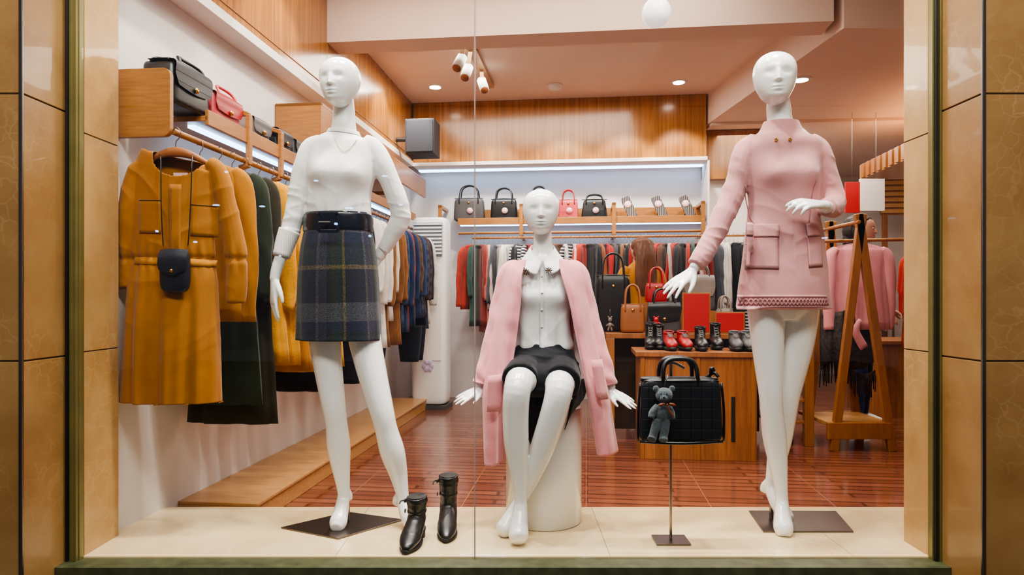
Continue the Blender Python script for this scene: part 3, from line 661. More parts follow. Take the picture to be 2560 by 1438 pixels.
for yy in (-.04,.035):
    b.tube([V((hc-.062,c.y+yy,c.z+.07)),V((hc-.062,c.y+yy,c.z+.13)),V((hc-.055,c.y+yy*.8,c.z+.165)),V((hc-.03,c.y+yy*.7,c.z+.185)),V((hc+.03,c.y+yy*.7,c.z+.185)),V((hc+.055,c.y+yy*.8,c.z+.165)),V((hc+.062,c.y+yy,c.z+.13)),V((hc+.062,c.y+yy,c.z+.07))],[.006,.008,.009,.009,.009,.009,.008,.006],BLK,seg=12)
    for sx in (-1,1): b.cyl(V((hc+sx*.062,c.y+yy-.004,c.z+.108)),V((hc+sx*.062,c.y+yy+.004,c.z+.108)),.011,CHROME)
b.tube([c+V((.10,0,.115)),c+V((.125,-.01,.135)),c+V((.14,-.02,.12))],[.006,.007,.006],BLK); b.tube([c+V((.112,-.01,.12)),c+V((.118,-.012,.15)),c+V((.13,-.012,.14))],[.003,.009,.002],BLK)
b.obj('quilted_handbag')
E=empty('teddy_bear_charm'); b=B(); m=SUEDE; y=-.115
def BP(px,py,dd=0): return W(px,py,2.5+y+.03+dd)
b.sup(BP(1660,988),(.030,.027,.027),m); b.sup(BP(1660,996,-.022),(.014,.012,.011),m)
for x in(1640,1680): b.sup(BP(x,972),(.011,.007,.012),m)
b.sup(BP(1656,1032,.0),(.026,.022,.036),m)
T(b,2.415,[(1645,1016,0,9),(1632,1030,-.005,9),(1628,1045,-.01,8)],m); T(b,2.415,[(1668,1016,0,9),(1678,1032,-.005,9),(1680,1048,-.01,8)],m)
T(b,2.415,[(1645,1050,0,12),(1638,1072,-.003,11),(1632,1092,-.008,10),(1629,1100,-.015,12)],m); T(b,2.415,[(1664,1050,0,12),(1662,1072,-.003,11),(1659,1092,-.008,10),(1658,1102,-.015,12)],m)
rm(b,'plush',SUEDE,.0025,3,lambda p,n: noise.noise(p*260)*.0012,parent=E)
b=B(); 
for x in (1653,1667): b.sup(BP(x,985,-.026),(.0025,.002,.0025),BLKP,seg=8)
b.sup(BP(1660,993,-.034),(.004,.003,.003),BLKP,seg=8)
for sx in (-1,1): b.sup(BP(1668+sx*13,1012 ,-.028),(.013,.004,.006),BROWNR,rot=Matrix.Rotation(sx*.3,3,'Y'))
b.sup(BP(1668,1012,-.03),(.004,.004,.004),BROWNR); b.tube([BP(1668,1012,-.03),BP(1675,1030,-.03),BP(1684,1042,-.03)],[.002,.004,.003],BROWNR,seg=8)
b.tube([BP(1660,975),BP(1662,960),BP(1668,945),BP(1670,935,.02)],[.0015]*4,CHROME,seg=6); b.obj('details',parent=E)
# =============================================================== LEFT RACK
b=B(); sh=-1.58
b.bx((-1.814,2.70,1.752),(sh,6.2,1.775),WOOD); b.bx((sh-.012,2.70,1.735),(sh+.004,6.2,1.80),WOOD)
room(b,'wall_shelf',.002)
b=B(); p=toR(W(425,340,2.62)); uo=p.x
poly=[(-1.814,1.632),(uo-.03,1.632)]+[(uo-.03+.03*sin(a*pi/12),1.662-.03*cos(a*pi/12)) for a in range(1,7)]+[(uo,1.867)]+[(uo-.03+.03*cos(a*pi/12),1.867+.03*sin(a*pi/12)) for a in range(1,7)]+[(-1.814,1.897)]
v0=p.y;v1=v0+.022; N=len(poly)
b.add([(q[0],v0,q[1]) for q in poly]+[(q[0],v1,q[1]) for q in poly],[tuple(range(N)),tuple(range(N,2*N))[::-1]]+[(i,i+N,(i+1)%N+N,(i+1)%N) for i in range(N)],WOOD,False); room(b,'shelf_end_panel',.001)
b=B(); b.cyl((-1.595,v1,1.655),(-1.595,6.25,1.655),.013,WOOD)
for px in (620,700,800,905,985):
    pv=Ru(px,400,-1.58).y
    L=[(-1.62,1.62),(-1.575,1.635),(-1.575,1.87),(-1.62,1.885)]
    for i in range(3): b.bar((L[i][0],pv,L[i][1]),(L[i+1][0],pv,L[i+1][1]),.022,.03,WOOD)
    b.bar((-1.81,pv,1.885),(-1.62,pv,1.885),.018,.03,WOOD,ref=V((0,0,1)))
room(b,'clothes_rail',.004)
b=B(); b.bx((-1.70,2.75,1.738),(-1.67,6.15,1.751),EMB); room(b,'led_strip_light')
b=B(); q=Ru(688,265,-1.81); b.bx((-1.81,q.y,1.90),(-1.53,q.y+.02,2.15),WOOD); b.bx((-1.81,q.y,2.13),(-1.53,6.4,2.15),WOOD); b.bx((-1.55,q.y+.02,1.98),(-1.53,6.4,2.13),WOOD); room(b,'wood_wall_cabinet',.002)
# bags on left shelf (facing the aisle)
def bag(b,c,w,h,d,m,mh=None,hh=.1,yaw=0,taper=.92,flap=None,e=7,tag=None,hw=.3,clasp=True):
    old=b.x; b.x=old@Matrix.Translation(c)@Matrix.Rotation(yaw,4,'Z'); mh=mh or m
    b.sup((0,0,h/2),(w/2,d/2,h/2),m,e=e,seg=28,taper=taper,e2=e)
    b.tube([(-w*.46,-d*.3,h*.98),(0,-d*.34,h),(w*.46,-d*.3,h*.98)],[.004]*3,mh,seg=6)
    if hh:
        for yy in ((-d*.45,d*.4)):
            b.tube([(-w*hw,yy,h*.75),(-w*hw,yy,h*1.0),(-w*hw*.8,yy*.7,h+hh*.75),(0,yy*.5,h+hh),(w*hw*.8,yy*.7,h+hh*.75),(w*hw,yy,h*1.0),(w*hw,yy,h*.75)],[.006,.006,.007,.007,.007,.006,.006],mh,seg=8,sub=3)
    if flap:
        b.sheet([[(-w*.46,d*.3,h*1.0),(0,d*.3,h*1.02),(w*.46,d*.3,h*1.0)],[(-w*.46,-d*.47,h*.98),(0,-d*.48,h*1.0),(w*.46,-d*.47,h*.98)],[(-w*.48,-d*.54,h*.66),(0,-d*.55,h*.64),(w*.48,-d*.54,h*.66)],[(-w*.40,-d*.54,h*.42),(0,-d*.56,h*.36),(w*.40,-d*.54,h*.42)]],flap)
        b.sup((0,-d*.60,h*.46),(.014,.006,.012),GOLD,seg=10)
    elif clasp: b.sup((0,-d*.52,h*.8),(.012,.005,.01),GOLD,seg=10)
    if tag: b.cyl((w*.05,-d*.56,h*.45),(w*.05,-d*.56-.003,h*.45),.03,tag,seg=24)
    b.x=old
def shelfbag(name,px0,px1,h,d,m,**k):
    a=Ru(px0,300,-1.60).y; c=Ru(px1,300,-1.60).y; b=B(); bag(b,(-1.60-d/2,(a+c)/2,1.776),c-a,h,d,m,yaw=pi/2,**k); room(b,name)
shelfbag('quilted_shoulder_bag',434,530,.175,.15,BLK,flap=QUILT,hh=.03,e=9)
shelfbag('red_satchel',536,606,.14,.14,CORAL,flap=REDL,hh=.04,e=9)
shelfbag('grey_clutch_bag',632,678,.12,.13,TAUPE,flap=GREYL,hh=0,e=9)
shelfbag('navy_shoulder_bag',694,732,.13,.13,NAVYL,flap=NAVYL,hh=0,e=9)
shelfbag('grey_shoulder_bag',738,775,.12,.13,GREYL,flap=GREYL,hh=0,e=9)
# ---- garments
def hang(b,pos,ang,w,L,m,thick=.035,sl=.55,seed=0,flare=1.0,hook=True,top=.07,m2=None,low=.0):
    X=V((cos(ang),sin(ang),0)); Y=V((-sin(ang),cos(ang),0)); P=V(pos); z0=P.z-top
    R=random.Random(seed); f1=R.randint(5,8); f2=R.randint(10,14); ph=R.random()*6
    pt=lambda x,dz,y=0: V((P.x,P.y,z0))+X*x+Y*y-V((0,0,dz))
    h=w/2
    dsp=lambda th,t,p: (.011*sin(th*f1+ph+t*2)+.007*sin(th*f2+ph+t))*t*min(1,thick/.03)+.006*noise.noise(V((p.x*5+cos(th)*2+seed,sin(th)*2,p.z*7)))
    b.tube([pt(0,0),pt(0,.010),pt(0,.035),pt(0,.07),pt(0,.25),pt(0,L*.55),pt(0,L)],[(.05,.018),(.10,.020),(h*.84,thick*.6),(h*.93,thick*.8),(h*.88,thick),(h*.88*(1+(flare-1)*.5),thick*1.1),(h*flare,thick*1.25)],m,seg=36,sub=4,ref=Y,disp=dsp)
    for sx in (-1,1):
        if sl>0:
            k=R.uniform(-.02,.02)
            b.tube([pt(sx*h*.75,.04),pt(sx*h*.96,.10,k*.3),pt(sx*(h*1.04),.28,k),pt(sx*(h*1.06),sl*.7,k*1.5),pt(sx*(h*1.03),sl,k*2)],[(.025,thick*.6),(.045,thick*.8),(.046,thick*.8),(.042,thick*.75),(.036,thick*.7)],m2 or m,seg=16,sub=5,ref=Y,disp=lambda th,t,p:.005*sin(th*3+t*16+ph)*t)
    if hook:
        b.tube([pt(0,.0),pt(0,-top*.55),pt(.012,-top*.8),pt(.010,-top-.018),pt(-.006,-top-.018),pt(-.012,-top+.0)],[.0017]*6,CHROME,seg=6,sub=3)
        b.tube([pt(-h*.7,.05),pt(0,.0),pt(h*.7,.05)],[.008]*3,BRNL,seg=8)
# mustard dress (front of the row)
D=2.64; b=B(); m=MUST
T(b,D,[(447,396,0,62,.42),(445,403,0,86,.30),(441,416,0,102,.26),(438,450,0,100,.28),(436,540,0,102,.30),(434,620,0,102,.32),(433,650,0,100,.32),(433,690,0,108,.38),(433,800,0,118,.42),(434,920,0,125,.44),(434,1012,0,129,.44)],m,seg=36)
T(b,D,[(358,408,0,14),(338,435,0,22,.7),(324,520,0,26,.65),(315,620,0,25,.65),(315,690,0,22,.65),(318,718,0,20,.65)],m)
T(b,D,[(525,408,0,14),(548,435,0,22,.7),(568,520,0,26,.65),(588,620,0,27,.65),(594,700,0,25,.65),(590,755,0,22,.65)],m)
zw=W(0,648,D).z; xc=W(434,0,D).x
def fm(p,n):
    t=max(0,min(1,(zw-p.z)/.5)); xx=p.x-xc
    gth=.004*sin(xx*170+nz(p,(6,6,2),3)*3)*g(p.z-zw+.0,.05)
    fr=.009*sin(xx*58+nz(p,(4,4,1.2),1)*2.6)+.0045*sin(xx*112+1+nz(p,(4,4,1.5),6)*2)
    up=wr(p,3.5,12,.6 if xx<0 else -.6,2,2)*.0030*(1-t)
    return fr*t**.6+ gth +up+ nz(p,(6,6,4),8)*.005-.006*g(p.z-zw,.012)
nc=W(455,392,D); 
def cutm(p):
    return (p.y<D-.004 and ((p.x-nc.x)/(.062*1.55))**2+((p.z-nc.z)/(.080))**2<1) or p.z<W(0,1006,D).z
md=rm(b,'mustard_dress',MUST,.004,5,fm,cut=cutm,solid=.002); tr=bvh(md); b=B(); Df=2.60
SEAMM=fabric('mustard_seam',(116,70,14))
def pt2(poly,off,m_,a=8,c=8): patch(b,tr,px4(poly,Df),m_,off,a,c)
pt2([(346,500),(406,502),(406,585),(348,583)],.002,MUST); pt2([(478,512),(540,514),(538,592),(478,590)],.002,MUST)
pt2([(346,498),(406,500),(406,503),(346,501)],.004,SEAMM,8,1); pt2([(478,510),(540,512),(540,515),(478,513)],.004,SEAMM,8,1)
pt2([(428,462),(456,462),(456,640),(430,640)],.003,MUST,4,12); pt2([(427,462),(429,462),(431,640),(429,640)],.005,SEAMM,1,12)
pt2([(332,642),(534,650),(533,668),(331,660)],.002,MUST2,30,2)
o=b.obj('pockets_and_placket',solid=.002); o.parent=md
b=B(); q=W(452,440,D+.018); b.bx((q.x-.028,q.y-.002,q.z-.012),(q.x+.028,q.y,q.z+.012),PINKTAG); b.obj('garment_label')
b=B(); q=W(440,390,D)
b.tube([W(352,412,D),W(400,388,D),W(440,380,D-.0),W(482,390,D),W(530,414,D)],[(.010,.006),(.014,.009),(.020,.010),(.014,.009),(.008,.006)],BRNL,seg=12)
b.tube([W(440,378,D),W(440,355,D),W(448,345,D),W(452,330,D),W(440,318,D),W(430,330,D)],[.002]*6,CHROME,seg=6); b.obj('clothes_hanger')
b=B(); c=W(438,678,2.555); 
b.sup(c,(.055,.02,.082),NAVYL,e=4,seg=28); b.sheet([[c+V((-.053,-.005,.08)),c+V((0,-.01,.084)),c+V((.053,-.005,.08))],[c+V((-.054,-.024,.05)),c+V((0,-.026,.052)),c+V((.054,-.024,.05))],[c+V((-.05,-.026,.005)),c+V((0,-.028,-.01)),c+V((.05,-.026,.005))],[c+V((-.02,-.025,-.01)),c+V((0,-.027,-.018)),c+V((.02,-.025,-.01))]],NAVYL)
b.sup(c+V((.0,-.031,.0)),(.007,.005,.007),GOLD,seg=12)
for x0,x1 in ((398,408),(482,470)): b.tube([W(x0,385,2.625),W(x0+ (4 if x0<440 else -2),405,2.57),W((x0+x1)/2,520,2.56),W(x1,615,2.56)],[.0022]*4,BLK,seg=6)
b.obj('navy_crossbody_bag')
# second mustard, green, yellow etc. hanging behind
def lrow(name,v,w,L,m,sl=.5,thick=.03,flare=1.1,seed=0,du=0,yaw=.0,**k):
    b=B(); hang(b,(-1.59+du,v,1.64),yaw,w,L,m,thick,sl,seed,flare,**k); return room(b,name)
lrow('mustard_cardigan',2.66,.38,.66,MUST2,.66,seed=2,thick=.022,flare=.98)
lrow('green_dress',2.79,.37,1.02,GREEN,.56,seed=3,du=.01)
lrow('green_dress.001',2.89,.37,1.12,cloth((38,33,18)),.6,seed=4,du=.015)
lrow('yellow_lace_dress',3.0,.37,.86,YEL,.62,seed=5,du=.02)
lrow('yellow_lace_dress.001',3.11,.37,.88,YEL,.6,seed=6,du=.03)
lrow('yellow_dress',3.24,.37,.92,MUST2,.5,seed=9,du=.03)
lrow('yellow_dress.001',3.38,.38,.94,YEL,.5,seed=10,du=.04)
lrow('navy_dress',3.52,.38,1.06,cloth((22,26,40)),.5,seed=11,du=.03)
lrow('yellow_dress.002',3.66,.38,.94,YEL,.5,seed=12,du=.04)
cols=[(34,38,58),(204,198,190),(40,44,50),(26,28,42),(226,222,216),(232,228,222),(220,216,208),(228,224,220),(132,90,50),(216,210,202),(120,78,40),(144,96,52),(40,58,94),(32,48,82),(130,38,36),(32,46,80),(90,62,38),(40,54,88),(36,50,84),(62,38,36)]
def checks(c):
    m,nt,b=nodes('checked_shirt_%d_%d_%d'%c); ck=nt.nodes.new('ShaderNodeTexChecker'); ck.inputs['Scale'].default_value=26
    nt.links.new(tc(nt),ck.inputs['Vector']); ck.inputs['Color1'].default_value=lin(c); ck.inputs['Color2'].default_value=lin(tuple(min(255,int(x*.6+38)) for x in c))
    nt.links.new(ck.outputs['Color'],b.inputs['Base Color']); b.inputs['Roughness'].default_value=.9; return m
b=B(); v=3.85
for i in range(26):
    c=cols[i%len(cols)]; hang(b,(-1.56,v,1.64),rnd.uniform(-.15,.15),.38,rnd.choice([.72,.78,.82,.9]),checks(c) if i in (12,14,16,18,19) else cloth(c),.03,rnd.uniform(.5,.62),i+30,1.0); v+=rnd.uniform(.085,.105)
    if v>6.0: break
room(b,'hanging_shirts')
b=B(); 
for i,v in enumerate((4.1,4.35,4.6,5.6,5.75)):
    X=-1.48; b.tube([(X,v,.78),(X,v,.66),(X,v,.48)],[(.11,.03),(.10,.03),(.08,.03)],cloth((24,26,38)),ref=V((0,1,0)))
room(b,'hanging_trousers')
# =============================================================== BACK SHELF
b=B(); b.bx((-1.25,6.58,1.752),(1.12,6.9,1.778),WOODX); b.bx((-1.25,6.565,1.735),(1.12,6.585,1.80),WOOD); b.bx((-1.25,6.86,1.78),(1.12,6.895,1.92),WOOD)
for px in (1100,1303,1535,1758):
    u=Rv(px,500,6.55).x
    b.bx((u-.018,6.54,1.60),(u+.018,6.565,1.93),WOOD); b.bx((u-.018,6.54,1.9),(u+.018,6.88,1.93),WOOD); b.bx((u-.018,6.54,1.60),(u+.018,6.88,1.63),WOOD)
b.cyl((-1.25,6.6,1.655),(1.12,6.6,1.655),.013,WOOD); b.cyl((-1.1,6.52,1.60),(1.6,6.52,1.60),.011,WOOD)
room(b,'back_wall_shelf',.002)
b=B(); b.bx((-1.25,6.68,1.738),(1.12,6.74,1.751),EMB); b.bx((-1.68,6.72,2.298),(1.12,6.80,2.309),EMB); room(b,'led_strip_light.001')
def bb(name,px0,px1,h,m,hh=.12,**k):
    a=Rv(px0,540,6.68).x;c=Rv(px1,540,6.68).x; b=B(); bag(b,((a+c)/2,6.70,1.779),c-a,h,.12,m,hh=hh,**k); room(b,name)
bb('grey_tote_bag',1134,1212,.23,GREYL,.13,mh=BLK,tag=PINKTAG)
bb('black_satchel',1226,1294,.22,BLK,.11,tag=PINKTAG)
bb('black_satchel.001',1318,1378,.23,BLK,.11)
bb('coral_fringe_bag',1396,1446,.20,CORAL,.10,mh=REDL,tag=PINKTAG)
bb('black_doctor_bag',1452,1520,.20,BLK,.05,tag=PINKTAG,taper=.8)
fr=B(); a=Rv(1418,540,6.62)
for i in range(12): fr.cyl((a.x-.07+i*.012,6.60,1.86),(a.x-.07+i*.012,6.59,1.73),.003,REDL,seg=6)
room(fr,'leather_fringe')
PRN=stripes('printed_wallet',(40,40,46),(130,114,100),60,0)
for i,(x0,x1) in enumerate(((1548,1598),(1622,1676),(1694,1742))):
    b=B(); a=Rv((x0+x1)/2,540,6.68); M=Matrix.Translation((a.x,6.70,1.90))@Matrix.Rotation(-.38,4,'Y')@Matrix.Rotation(-.25,4,'X'); b.x=M
    b.sup((0,0,0),(.045,.012,.115),PRN,e=8,seg=20); b.cyl((.0,-.013,.03),(.0,-.016,.03),.034,PINKTAG,seg=24); b.x=Matrix.Identity(4)
    b.bar((a.x+.0,6.78,1.78),(a.x,6.72,1.93),.03,.006,BLKP); room(b,'printed_wallet' if not i else 'printed_wallet.%03d'%i)
# back row clothes (edge-on)
seq=[(180,60,44),(50,82,74),(140,50,44),(195,100,88),(214,190,182),(86,90,100),(220,210,204),(232,228,224),(234,230,226),(232,228,224),(36,38,46),'s','s',(180,28,34),(166,26,32),(236,232,228),(220,180,182),'s',(54,58,72),(190,34,38),(110,64,40),(228,222,218),'s',(226,192,192),(204,52,44),(190,52,36),(34,34,38),(26,26,30),(140,76,40),(186,32,30),(38,38,42),(76,74,76),(26,26,30),(140,92,54),(194,154,108),(34,34,38),(170,34,34),(226,222,218),(60,52,50),(110,106,104),(186,26,30),(200,34,34),(100,62,44),(170,166,160),(180,28,30),(150,52,44),(52,52,56)]
b=B(); u=-1.10; i=0; mc={}
while u<1.62:
    c=seq[i%len(seq)]; mt=STRIPE if c=='s' else mc.setdefault(c,cloth(tuple(int(x*.88) for x in c)))
    hang(b,(u,6.50,1.60),pi/2+rnd.uniform(-.5,.5),.36,rnd.choice([.62,.70,.78,.84]),mt,.024,rnd.uniform(.48,.6),i+100,1.0); u+=rnd.uniform(.036,.05); i+=1
room(b,'hanging_clothes_row')
# =============================================================== AC UNIT
b=B(); c=Rv(1082,1015,6.25); cx=c.x
b.sup((cx,6.20,.90),(.165,.14,.855),WHT,e=5,seg=40,e2=18); b.bx((cx-.17,6.05,0),(cx+.17,6.35,.04),GREYL)
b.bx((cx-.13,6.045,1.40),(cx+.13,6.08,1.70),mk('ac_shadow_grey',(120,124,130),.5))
for k in range(9): b.bx((cx-.13,6.035,1.415+k*.033),(cx+.13,6.065,1.43+k*.033),WHT)
b.bx((cx-.12,6.054,.45),(cx+.12,6.062,1.32),CARD)
LIL=mk('lilac_print',(196,180,214),.5)
for k in range(6):
    a=k*pi/3; b.sup((cx+.0+.035*cos(a),6.053,.40+.035*sin(a)),(.022,.004,.022),LIL,seg=12)
room(b,'floor_air_conditioner',.003)
# =============================================================== SPEAKER, SIGN, LIGHTS
b=B(); q=toR(W(1057,348,6.1)); b.bx((q.x-.13,q.y-.12,q.z-.155),(q.x+.13,q.y+.12,q.z+.155),mk('speaker_grey',(28,28,34),.6)); b.bx((q.x-.12,q.y-.128,q.z-.14),(q.x+.12,q.y-.12,q.z+.14),mk('speaker_grille',(36,36,44),.8,bs=(400,.8,.003))); b.cyl((q.x-.12,q.y,q.z),(-1.70,q.y,q.z),.02,BLKP); room(b,'wall_speaker',.01)
b=B(); d=6.0; p=W(2114,455,d);q=W(2150,532,d); b.bx((p.x,d,q.z),(q.x,d+.02,p.z),REDCARD); p=W(2150,447,d);q=W(2212,527,d); b.bx((p.x,d,q.z),(q.x,d+.02,p.z),CARD)
for xx in (2130,2190): r=W(xx,450,d+.01); b.cyl(r,V((r.x,r.y,2.656)),.002,CHROME,seg=6)
b.obj('hanging_sign',.001)
b=B(); r=W(1641,32,3.1); b.sup(r,(.066,.066,.066),GLOBE,seg=40); b.cyl(r+V((0,0,.06)),r+V((0,0,.09)),.018,WHT); b.cyl(r+V((0,0,.09)),V((r.x,r.y,3.15)),.003,WHT,seg=8); b.obj('globe_pendant_lamp')
for i,(x,y) in enumerate(((1088,217),(1697,205))):
    b=B(); q=W(x,y,1.93*F/(750-y)); b.tube([V((q.x,q.y,2.934)),V((q.x,q.y,2.925))],[.075,.068],WHT,seg=32,sub=1); b.cyl(V((q.x,q.y,2.926)),V((q.x,q.y,2.921)),.05,EMW,seg=32); b.obj('recessed_downlight' if not i else 'recessed_downlight.%03d'%i)
b=B(); q=W(2003,198,1.656*F/(750-198)); b.tube([V((q.x,q.y,2.657)),V((q.x,q.y,2.648))],[.075,.068],WHT,seg=32,sub=1); b.cyl(V((q.x,q.y,2.650)),V((q.x,q.y,2.645)),.05,EMW,seg=32); b.obj('recessed_downlight.002')
b=B(); q=W(1387,213,1.93*F/(750-213)); b.tube([V((q.x,q.y,2.934)),V((q.x,q.y,2.915)),V((q.x,q.y,2.895)),V((q.x,q.y,2.888))],[.07,.07,.05,.03],WHT,seg=32,sub=1); b.obj('smoke_detector')
b=B(); t0=W(1160,140,4.75); TRK=mk('beige_track_metal',(176,146,112),.4,.3)
b.bar(V((t0.x-.02,4.75,2.915)),V((t0.x+.14,6.1,2.915)),.07,.035,TRK,ref=V((0,0,1)))
for (x,y,d,yw) in ((1148,158,4.95,-.5),(1166,182,5.15,-.3),(1208,214,5.6,.4)):
    p=W(x,y,d); a=V((sin(yw)*.5,-.5,-.7)).normalized(); b.cyl(p-a*.07,p+a*.06,.038,WHT,seg=24); b.cyl(p+a*.06,p+a*.065,.032,BRNL,seg=24); b.bar(p-a*.02,V((t0.x+(d-4.75)*.118-.02,d,2.92)),.03,.006,TRK)
b.obj('track_spotlight')
# right louvred wood soffit
b=B(); b.bx((2.63,5.2,2.16),(3.4,6.9,2.30),WOODX)
for k in range(14): b.bx((2.61,5.2+k*.12,2.165),(2.63,5.27+k*.12,2.295),AFW)
for xx in (2.7,3.3): b.cyl((xx,6.0,2.30),(xx,6.0,2.64),.01,CHROME)
room(b,'slatted_wood_soffit')
b=B(); a=Rv(2205,440,8.8);c=Rv(2420,530,8.8)
for k in range(7): b.bx((a.x,8.8,c.z+k*.07),(c.x,8.83,c.z+.045+k*.07),WOODX)
b.bx((a.x,8.83,c.z-.02),(c.x,8.86,c.z+.5),TABLEW); b.bx((a.x+.02,8.83,0),(a.x+.08,8.86,c.z),TABLEW); b.bx((c.x-.08,8.83,0),(c.x-.02,8.86,c.z),TABLEW); room(b,'slatted_wood_screen')
# =============================================================== TABLES
a=Rv(1600,1000,4.36);c=Rv(1890,1000,4.36); v0=4.36-.02
b=B(); b.bx((a.x-.03,v0-.02,.645),(c.x+.05,v0+.42,.675),TABLEW); b.bx((a.x,v0,.0),(c.x,v0+.40,.645),TABLEW)
for k in (.33,.8): xx=a.x+(c.x-a.x)*k; b.bx((xx-.012,v0-.004,.12),(xx+.012,v0+.0,.40),RUB)
for k in (.02,.5,.97): xx=a.x+(c.x-a.x)*k; b.bx((xx-.012,v0-.008,.0),(xx+.012,v0,.645),AFW)
room(b,'display_table',.004)
v1=4.82; a2=Rv(1515,850,v1);c2=Rv(2036,850,v1)
b=B(); b.bx((a2.x,v1,.73),(c2.x,v1+.55,.765),TABLEW)
for xx in (a2.x+.03,c2.x-.03):
    for yy in (v1+.03,v1+.5): b.bx((xx-.03,yy-.03,0),(xx+.03,yy+.03,.73),AFW)
for zz in (.15,.30,.45,.60): b.bx((c2.x-.30,v1+.02,zz),(c2.x-.03,v1+.5,zz+.02),AFW)
b.bx((a2.x+.05,v1+.25,.05),(c2.x-.3,v1+.27,.73),mk('dark_drawer',(56,40,34),.6)); room(b,'display_table.001',.003)
# shoes on table
def tboot(b,p,yaw,m,h,sole=RUB):
    old=b.x; b.x=old@Matrix.Translation(p)@Matrix.Rotation(yaw,4,'Z')
    b.tube([(0,.04,h),(0,.045,h*.7),(0,.04,.08),(0,.02,.05)],[(.036,.044),(.034,.042),(.035,.044),(.034,.04)],m,seg=14)
    b.tube([(0,.08,.055),(0,.02,.055),(0,-.05,.05),(0,-.10,.038),(0,-.125,.03)],[(.03,.03),(.036,.034),(.038,.03),(.035,.024),(.015,.010)],m,seg=14,ref=V((0,0,1)))
    b.tube([(0,.085,.014),(0,.02,.014),(0,-.06,.014),(0,-.13,.018)],[(.034,.014),(.038,.014),(.041,.014),(.02,.010)],sole,seg=14,ref=V((0,0,1)))
    b.tube([(0,.04,h+.001),(0,.04,h-.003)],[(.030,.038),(.02,.03)],RUB,seg=14)
    n=5
    for k in range(n):
        t=k/(n-1); y=-.055+.058*t; z=.084+(h-.10)*t*.9
        for sx in (-1,1): b.cyl((-.016*sx,y,z),(.016*sx,y+.008,z+.010),.0022,LACE,seg=6)
    b.x=old
for i,(px,m,h,nm) in enumerate(((1626,BLK,.17,'black_ankle_boot'),(1674,REDL,.12,'red_oxford_shoe'),(1710,REDL,.12,'red_oxford_shoe.001'),(1752,BLK,.15,'black_ankle_boot.001'),(1790,BLK,.17,'black_ankle_boot.002'),(1648,BLK,.16,'black_ankle_boot.003'),(1838,GREYL,.12,'grey_lace_up_boot'),(1868,GREYL,.12,'grey_lace_up_boot.001'))):
    b=B(); q=Rv(px,870,v0+.15+(.12 if h>.155 else 0)); tboot(b,(q.x,q.y,.676),rnd.uniform(-.2,.2),m,h,); room(b,nm)
def tb(name,px0,px1,y0,y1,v,m,zb=.766,**k):
    a=Rv(px0,800,v).x;c=Rv(px1,800,v); h=(y1-y0)*v/F; b=B(); bag(b,((a+c.x)/2,v,zb),c.x-a,h,.12,m,**k); room(b,name)
tb('black_tote_bag',1488,1578,690,830,5.1,BLK,hh=.16,tag=None)
tb('tan_handbag',1550,1612,762,832,4.93,BRNL,hh=.14)
tb('charcoal_handbag',1616,1702,758,832,4.93,GREYL,mh=BLK,hh=.10,flap=BLK)
tb('red_handbag',1612,1668,705,752,5.2,REDL,zb=.979,hh=.12)
tb('grey_backpack',1706,1786,685,770,5.22,GREYL,zb=.921,hh=.08,flap=TAUPE)
tb('taupe_handbag',1790,1832,770,828,5.02,TAUPE,hh=.09)
b=B(); q=Rv(1640,760,5.22); b.bx((q.x-.12,5.12,.766),(q.x+.42,5.34,.92),AFW); b.bx((q.x-.12,5.12,.92),(q.x+.10,5.34,.978),AFW); room(b,'bag_riser')
for i,(x0,x1,y0_,y1_) in enumerate(((1706,1776,732,828),(1788,1862,780,830))):
    b=B(); v=4.86; a=Rv(x0,y0_,v);c=Rv(x1,y1_,v); b.bx((a.x,v,.767),(c.x,v+.015,a.z),WOOD); b.bx((a.x+.008,v-.004,.778),(c.x-.008,v,a.z-.008),REDCARD); b.bar(((a.x+c.x)/2,v+.01,a.z-.05),((a.x+c.x)/2,v+.09,.768),.03,.008,WOOD); room(b,'red_display_board' if not i else 'red_display_board.001',.001)
b=B(); q=Rv(1640,790,4.84)
b.sup((q.x,4.83,.86),(.018,.016,.02),REDCARD); b.sup((q.x,4.83,.83),(.02,.016,.028),REDCARD)
for s_ in (-1,1): b.tube([(q.x+s_*.01,4.83,.845),(q.x+s_*.035,4.825,.83)],[.007,.006],REDCARD); b.tube([(q.x+s_*.01,4.83,.81),(q.x+s_*.016,4.83,.775)],[.008,.008],REDCARD); b.sup((q.x+s_*.014,4.83,.88),(.007,.005,.008),REDCARD,seg=10)
room(b,'doll_charm')
b=B(); q=Rv(1525,800,5.0)
for dz_,r_ in ((.09,.018),(.05,.02)): b.sup((q.x,5.0,.766+dz_),(r_*.8,r_*.7,r_),TAUPE)
for s_ in (-1,1): b.tube([(q.x+s_*.008,5.0,.80),(q.x+s_*.014,5.0,.775)],[.007,.007],TAUPE); b.sup((q.x+s_*.012,5.0,.876),(.006,.004,.007),TAUPE,seg=10); b.tube([(q.x+s_*.01,5.0,.825),(q.x+s_*.028,5.0,.81)],[.006,.005],TAUPE)
b.tube([(q.x,5.0,.87),(q.x,5.01,.93)],[.0015,.0015],CHROME,seg=6)
room(b,'doll_charm.001')
